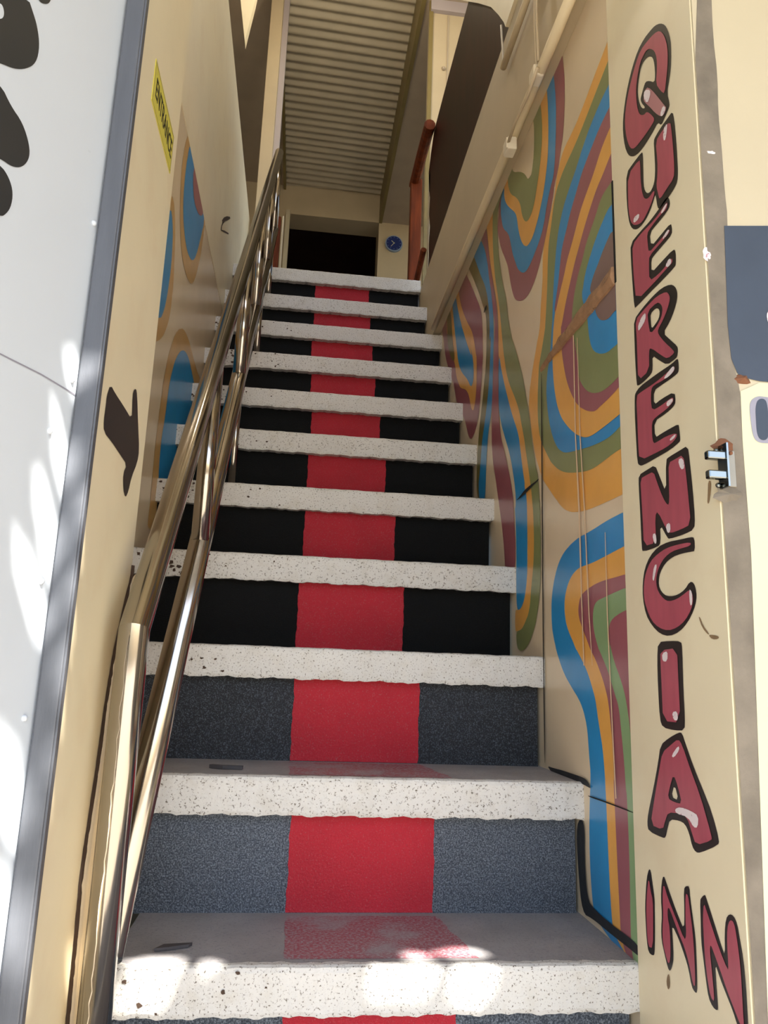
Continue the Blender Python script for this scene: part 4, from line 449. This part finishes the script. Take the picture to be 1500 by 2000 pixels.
# upper floor
struct(link('floor_landing', nbox(-1.2, 2.0, 10*D+.05, 6.4, 2.10, 2.44), 'tread_grey'), 'landing floor at the top of the stairs')
pl_ = struct(link('wall_parapet_left', nbox(-.10, .0015, .0, 2.70, 2.082, 3.035), 'beige'), 'beige parapet beside the top of the stairs with a scratched mark')
for p in SCRATCH: link('scratched_mark', sheet([p], lambda u, v: (.0022, u, v)), 'grime', pl_)
slr = struct(link('wall_slab_right', nbox(.879, 2.0, 0.0, 10*D+.4, 2.0, 2.40), 'wall_upper'), 'shaded edge of the upper floor above the mural')
arch = [(.572, 2.398), (.572, 2.40), (.588, 2.43), (.643, 2.51), (.732, 2.63), (.901, 2.82), (1.085, 3.02), (1.402, 3.37), (1.651, 3.66), (1.8, 3.83), (1.8, 4.0), (.0, 4.0), (.0, 2.398)]
struct(link('wall_upper_right', prism(chaikin(arch[:-4], 0)+arch[-4:], lambda u, v: (.868, u, v), (.012, 0, 0)), 'beige'), 'beige upper wall with a rounded opening above the stairs')
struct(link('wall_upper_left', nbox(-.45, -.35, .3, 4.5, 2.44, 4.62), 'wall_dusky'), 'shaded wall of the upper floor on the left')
bl = struct(link('wall_back', nbox(-1.2, .13, 4.5, 4.6, 2.44, 4.62), 'wall_upper'), 'beige back wall of the upper floor with the clock on it')
link('bulkhead', nbox(.13, .885, 4.5, 4.72, 4.34, 4.62), 'wall_upper', bl)
link('clock_wall', nbox(.885, 2.0, 4.5, 4.72, 2.44, 4.62), 'wall_upper', bl)
link('door_edge', nbox(.105, .14, 4.44, 4.5, 2.44, 4.34), 'cream', bl)
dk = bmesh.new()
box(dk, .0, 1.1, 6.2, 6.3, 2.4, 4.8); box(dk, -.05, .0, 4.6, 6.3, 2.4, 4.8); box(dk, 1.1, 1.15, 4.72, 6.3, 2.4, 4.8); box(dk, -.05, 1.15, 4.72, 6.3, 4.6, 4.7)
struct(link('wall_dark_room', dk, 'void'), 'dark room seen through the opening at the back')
struct(link('ceiling_roof', nbox(-2.4, 4.4, -1.65, 6.4, 4.75, 4.80), 'wall_dusky'), 'roof over the upper floor with an unseen overhang added to block the sun')  # overhang past the street wall added to keep direct sun out upstairs
# corrugated ceiling
b = bmesh.new(); ny = 900; rows = []
ya, yb_ = .9, 4.5
for k in range(ny+1):
    y = ya+(yb_-ya)*k/ny; z = 4.60+.009*math.sin(2*math.pi*y/.072)+.003*math.sin(y*3)
    rows.append([b.verts.new((.088+(.9-.088)*j/3, y+.03*j/3, z)) for j in range(4)])
for p, q in zip(rows, rows[1:]):
    for j in range(3): b.faces.new((p[j], p[j+1], q[j+1], q[j]))
ce = struct(link('ceiling', b, 'sheet', None, True), 'ribbed corrugated ceiling sheet over the landing')
link('edge_trim', nbox(.885, .910, .9, 4.5, 4.335, 4.60), 'olive_trim', ce)
link('edge_trim', nbox(.070, .090, .9, 4.5, 4.56, 4.60), 'olive_trim', ce)
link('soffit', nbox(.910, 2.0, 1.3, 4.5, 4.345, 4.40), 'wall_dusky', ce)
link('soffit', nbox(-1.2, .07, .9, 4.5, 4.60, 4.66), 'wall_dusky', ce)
cw = struct(link('wall_cream_panels', nbox(.938, 2.0, 2.35, 2.42, 2.40, 4.345), 'wall_upper'), 'cream panelled wall behind the brown balustrade')
link('panel_joint', nbox(1.036, 1.042, 2.344, 2.35, 2.40, 4.27), 'wall_dusky', cw)
link('lintel', nbox(.938, 2.0, 2.325, 2.35, 4.275, 4.345), 'lilac_beam', cw)
link('edge_trim', nbox(.930, .952, 2.34, 2.35, 2.40, 4.345), 'olive_trim', cw)
bm = bmesh.new(); bmesh.ops.create_uvsphere(bm, u_segments=12, v_segments=8, radius=.012, matrix=Matrix.Translation((1.018, 2.345, 3.912)))
link('door_knob', bm, 'wall_dusky', cw, True)
pc = struct(link('wall_pier', nbox(.028, .098, 2.60, 2.72, 2.44, 4.60, bev=.003), 'wall_upper'), 'narrow beige pier behind the handrail top')
link('pier_side', nbox(.098, .130, 2.66, 2.70, 2.44, 4.60), 'lilac_beam', pc)
struct(link('wall_gusset', prism([(-.066, 3.834), (-.078, 4.0), (-.09, 4.6), (.06, 4.6), (.02, 4.0), (.004, 3.845), (-.028, 3.60)], lambda u, v: (u, 2.0, v), (0, .05, 0)), 'beige'), 'pointed beige bracket hanging above the left parapet')

# ------------------------------------------------------------------ things
# dark wooden balustrade cladding and newel posts
bal = [(.60, 2.40), (.56, 2.44), (.60, 2.60), (.75, 2.80), (.95, 3.0), (1.1, 3.07), (1.5, 3.08), (1.83, 3.08), (1.90, 3.02), (1.955, 2.95), (1.93, 2.84), (1.90, 2.78), (1.915, 2.70), (1.88, 2.62), (1.90, 2.54), (1.89, 2.48), (1.905, 2.40)]
tag(link('balustrade_panel', prism(bal, lambda u, v: (.886, u, v), (.03, 0, 0)), 'dark_wood'), 'dark brown varnished balustrade panel above the right wall', 'balustrade')
tag(link('peeling_trim', nbox(.886, .92, 1.91, 1.955, 2.40, 2.93), 'cream'), 'narrow cream edging strip between newel post and brown panel', 'trim')
ne = empty('newel_post', (.865, 2.22, 2.44)); tag(ne, 'red brown wooden newel post beside the clock wall', 'post')
link('post', nbox(.838, .895, 2.20, 2.25, 2.44, 3.10, bev=.006), 'red_wood', ne)
link('handrail', tube(bmesh.new(), [(.858, 2.25, 3.09), (.858, 2.0, 3.085), (.858, 1.78, 3.07)], .026, 10), 'red_wood', ne)
link('bottom_rail', tube(bmesh.new(), [(.868, 2.22, 2.46), (.868, 1.93, 2.53)], .014, 8), 'red_wood', ne)
n2 = empty('newel_post', (.18, 2.2, 2.44)); tag(n2, 'red brown wooden post behind the top of the steel handrail', 'post')
link('post', nbox(.164, .197, 2.18, 2.22, 2.44, 2.79, bev=.004), 'red_wood', n2)
link('thin_strip', nbox(.203, .210, 2.19, 2.22, 2.44, 2.80), 'cream', n2)
# wall clock
ck = empty('wall_clock', (1.016, 4.5, 4.148)); tag(ck, 'small round blue wall clock with a pale rim', 'clock')
def disc(r, th, y, n=40):
    b = bmesh.new(); bmesh.ops.create_cone(b, cap_ends=True, segments=n, radius1=r, radius2=r, depth=th, matrix=Matrix.Translation((1.016, y, 4.148)) @ Matrix.Rotation(math.pi/2, 4, 'X')); return b
link('rim', disc(.073, .022, 4.489), 'clock_rim', ck); cf_ = link('face', disc(.064, .004, 4.477), 'clock_blue', ck)
def hand(ang, ln, wd):
    b = bmesh.new(); box(b, -wd, wd, -.001, .001, -.006, ln)
    bmesh.ops.transform(b, matrix=Matrix.Translation((1.016, 4.473, 4.148)) @ Matrix.Rotation(ang, 4, 'Y'), verts=b.verts); return b
link('hour_hand', hand(math.radians(-48), .030, .0026), 'clock_hand', cf_); link('minute_hand', hand(math.radians(218), .042, .002), 'clock_hand', cf_)
for k in range(12):
    b = bmesh.new(); box(b, -.0014, .0014, -.001, .001, .050, .058)
    bmesh.ops.transform(b, matrix=Matrix.Translation((1.016, 4.4745, 4.148)) @ Matrix.Rotation(k*math.pi/6, 4, 'Y'), verts=b.verts); link('hour_mark', b, 'clock_rim', cf_)

# steel handrail
hr = empty('handrail', (RX, -.135, 0)); tag(hr, 'polished steel pipe handrail climbing the left side of the stairs', 'handrail')
top = lambda y: .661+(y+.144)*1.1015
low = lambda y: .502+(y-.081)*1.1085
tr_ = link('top_rail', tube(bmesh.new(), [(RX, 1.95, top(1.95)), (RX, -.143, .661), (RX, -.137, .001)], .0195, 24, sharp=True), 'steel', hr, True)
tag(tr_, 'bent upper pipe turning straight down at its foot')
link('bottom_rail', tube(bmesh.new(), [(RX, -.125, low(-.125)), (RX, 1.95, low(1.95))], .0225, 20), 'steel', hr, True)
for y in (.40, .92, 1.28, 1.62, 1.92):
    link('post', tube(bmesh.new(), [(RX, y, low(y)), (RX, y, top(y)-.01)], .0185, 16), 'steel', hr, True)
for y, s in ((.955, 5), (1.50, 8), (1.90, 10)):
    yy = y; zf = STEP_Z[max(k for k in STEP_Z if (k-1)*D <= yy)]
    link('foot', tube(bmesh.new(), [(RX, yy, zf), (RX, yy, low(yy))], .011, 12), 'steel', hr, True)

# entrance sign
sg = empty('entrance_sign', (.1405, -.125, 1.39)); tag(sg, 'yellow sticker sign reading ENTRANCE on the left jamb', 'sign')
link('plate', nbox(.1402, .1412, -.205, -.044, 1.391, 1.458), 'sign_yellow', sg)
def frame_loop(y0, y1, z0, z1, t):
    b = bmesh.new()
    for r in ((y0, y1, z0, z0+t), (y0, y1, z1-t, z1), (y0, y0+t, z0+t, z1-t), (y1-t, y1, z0+t, z1-t)): box(b, .1412, .1414, *r)
    return b
link('border', frame_loop(-.203, -.046, 1.393, 1.456, .0012), 'olive_trim', sg)
tc = bpy.data.curves.new('text', 'FONT'); tc.body = 'ENTRANCE'; tc.size = .046; tc.align_x = 'CENTER'; tc.align_y = 'CENTER'; tc.extrude = .0002
to = bpy.data.objects.new('text', tc); COL.objects.link(to)
bpy.context.view_layer.update()
me = bpy.data.meshes.new_from_object(to.evaluated_get(bpy.context.evaluated_depsgraph_get()))
bpy.data.objects.remove(to)
wd = max(v.co.x for v in me.vertices)-min(v.co.x for v in me.vertices)
for v in me.vertices:
    x, y, z = v.co; v.co = (.1416+z, -.122+x*.136/wd, 1.424+y*.95)
me.materials.append(MATS['sign_black']); lt = bpy.data.objects.new('lettering', me); COL.objects.link(lt); lt.parent = sg; lt.location = -sg.location

# latch on the corner of the right jamb
la = empty('door_latch', (.907, FY-.006, .86)); tag(la, 'chrome two pronged latch plate fixed to the corner of the jamb', 'latch')
link('plate', nbox(.906, .926, FY-.006, FY-.0035, .862, .910, bev=.001), 'latch_plate', la)
link('flange', nbox(.9035, .9060, FY-.024, FY-.0035, .858, .914), 'chrome', la)
for z in (.898, .873):
    pr = link('prong', nbox(.880, .905, FY-.022, FY-.012, z-.0055, z+.0055, bev=.002), 'chrome', la)
for z in (.908, .863):
    b = bmesh.new(); bmesh.ops.create_uvsphere(b, u_segments=10, v_segments=6, radius=.0035, matrix=Matrix.Translation((.9005, FY-.006, z))); link('screw', b, 'chrome', la, True)
b = bmesh.new(); bmesh.ops.create_uvsphere(b, u_segments=10, v_segments=6, radius=.0028, matrix=Matrix.Translation((.917, FY-.0105, .905))); link('screw', b, 'rust', la, True)

# conduits, junction box and cables on the right
cz = 1.985
cd_ = tag(link('conduit', tube(bmesh.new(), [(.868, -.0+.02, cz), (.868, .25, cz-.003), (.868, .6, cz), (.868, 1.0, cz+.004), (.868, 1.62, cz+.004)], .012, 10), 'conduit', None, True), 'cream cable conduit running along the top edge of the mural', 'conduit')
tag(link('conduit', tube(bmesh.new(), [(.862, .05, 2.27), (.862, .34, 2.262), (.862, .572, 2.262)], .009, 10), 'conduit', None, True), 'thinner cream conduit on the floor edge near the brown panel', 'conduit')
jb = empty('junction_box', (.86, .50, 1.93)); tag(jb, 'small cream junction box hanging from the conduit', 'box')
link('body', nbox(.848, .872, .474, .512, 1.932, 1.968, bev=.003), 'plastic_white', jb); link('lid', nbox(.845, .848, .477, .509, 1.935, 1.965), 'plastic_white', jb)
for k, (dy, lab) in enumerate(((0., 'thin pale cable hanging down to the conduit joint, nearer the doorway'), (.014, 'thin pale cable hanging down to the conduit joint, further inside'))):
    tag(link('cable', tube(bmesh.new(), [(.860, .285+dy, 2.40), (.860, .276+dy, 2.22), (.858, .270+dy, 2.10), (.858, .262+dy, 1.995)], .0032, 8), 'cable', None, True), lab, 'cable')
tag(link('cable', tube(bmesh.new(), [(.852, .25, 1.965), (.852, .33, 1.955), (.850, .42, 1.962), (.850, .48, 1.95)], .004, 8), 'cable', None, True), 'pale cable sagging beneath the conduit to the junction box', 'cable')
tag(link('cable', tube(bmesh.new(), [(.862, .572, 2.262), (.864, .585, 2.34), (.864, .60, 2.43)], .003, 8), 'cable', None, True), 'short white cable rising beside the rounded edge of the brown panel', 'cable')
cf = bmesh.new(); box(cf, .850, .876, .272, .310, 1.968, 1.998, .004)
tag(link('conduit_joint', cf, 'plastic_white'), 'cream conduit fitting where the hanging cables meet the mural edge', 'fitting')

# broken strip of wood fixed across the mural
b = bmesh.new(); rnd = random.Random(11); rows = []
for k in range(25):
    t = k/24; y = .412-.410*t; z = 1.310+.006*t; s = .006+.010*min(1, t*1.6)+rnd.uniform(-.0015, .0015)
    rows.append([b.verts.new(c) for c in ((W-.0005, y, z+s), (W-.010*min(1, t*2+.3), y, z+s*.8+rnd.uniform(-.002, .002)), (W-.013*min(1, t*2+.3), y, z-s*.2), (W-.008*min(1, t*2+.3), y, z-s), (W-.0005, y, z-s*1.1))])
for p, q in zip(rows, rows[1:]):
    for j in range(4): b.faces.new((p[j], p[j+1], q[j+1], q[j]))
b.faces.new(rows[0]); b.faces.new(rows[-1][::-1])
tag(link('wood_strip', b, 'raw_wood'), 'splintered wooden strip fixed across the mural beside the lettered jamb', 'wood strip')
link('corner_gap', nbox(W-.0055, W-.0035, -.004, .0008, 1.30, 1.50), 'mural_crack', jr)

# litter on the steps
def scrap(name, pts, th, matn, label, cat):
    return tag(link(name, prism(pts, lambda u, v, z=0: (u, v, zz), (0, 0, th)), matn), label, cat)
zz = STEP_Z[2]; scrap('twig', [(.245, .300), (.27, .288), (.305, .286), (.306, .292), (.27, .298), (.25, .307)], .006, 'scrap', 'dark scrap lying on the second step', 'litter')
zz = STEP_Z[1]; scrap('folded_scrap', [(.212, .060), (.222, .078), (.262, .084), (.258, .076), (.232, .066)], .004, 'scrap', 'small dark folded scrap on the lowest step by the handrail', 'litter')

# added bulb, out of view, brightening the upper floor and ceiling
bu = empty('fill_bulb', (.45, 1.7, 4.02)); tag(bu, 'added bare bulb above the view, brightening the upper floor', 'fill lamp')
b = bmesh.new(); bmesh.ops.create_uvsphere(b, u_segments=16, v_segments=10, radius=.035, matrix=Matrix.Translation((.45, 1.7, 4.02)))
g = mat('bulb_glow', (255, 240, 214), .4); g.node_tree.nodes['Principled BSDF'].inputs['Emission Color'].default_value = (1, .86, .66, 1); g.node_tree.nodes['Principled BSDF'].inputs['Emission Strength'].default_value = 190
link('bulb', b, 'bulb_glow', bu, True)
link('socket', tube(bmesh.new(), [(.45, 1.7, 4.05), (.45, 1.7, 4.10)], .018, 12), 'plastic_white', bu)
link('cord', tube(bmesh.new(), [(.45, 1.7, 4.10), (.45, 1.7, 4.60)], .004, 8), 'cable', bu)

# added unseen awning over the entrance, holes shaped to cast the sun patches
def inside(p, poly):
    c = False; j = len(poly)-1
    for i in range(len(poly)):
        (xi, yi), (xj, yj) = poly[i], poly[j]
        if (yi > p[1]) != (yj > p[1]) and p[0] < (xj-xi)*(p[1]-yi)/(yj-yi)+xi: c = not c
        j = i
    return c
bbs = [(min(q[0] for q in h), max(q[0] for q in h), min(q[1] for q in h), max(q[1] for q in h), h) for h in GOBO_HOLES]
bm = bmesh.new(); grid = {}
AX0, AX1, AY0, AY1, ST = .2, 2.3, -2.0, -.5, .010
nx, nyy = int((AX1-AX0)/ST+.5), int((AY1-AY0)/ST+.5)
def gv(i, j):
    if (i, j) not in grid: grid[(i, j)] = bm.verts.new((AX0+i*ST, AY0+j*ST, 2.35))
    return grid[(i, j)]
for i in range(nx):
    for j in range(nyy):
        c = (AX0+(i+.5)*ST, AY0+(j+.5)*ST)
        if any(a <= c[0] <= b_ and e <= c[1] <= f_ and inside(c, h) for a, b_, e, f_, h in bbs): continue
        bm.faces.new((gv(i, j), gv(i+1, j), gv(i+1, j+1), gv(i, j+1)))
for (x0, x1, y0, y1) in ((.05, AX0, -2.6, -.28), (AX1, 4.6, -2.6, -.28), (AX0, AX1, -2.6, AY0), (AX0, AX1, AY1, -.28)):
    box(bm, x0, x1, y0, y1, 2.35, 2.354)
aw = empty('gobo', (.9, -.28, 2.35)); tag(aw, 'added unseen grey sheet awning with small holes above the entrance', 'gobo')
link('sheet', bm, 'gobo_sheet', aw)
for x in (.06, 1.1, 2.32, 4.55):
    link('bracket', tube(bmesh.new(), [(x, -2.6, 2.375), (x, -.28, 2.375)], .016, 8), 'frame_grey', aw)
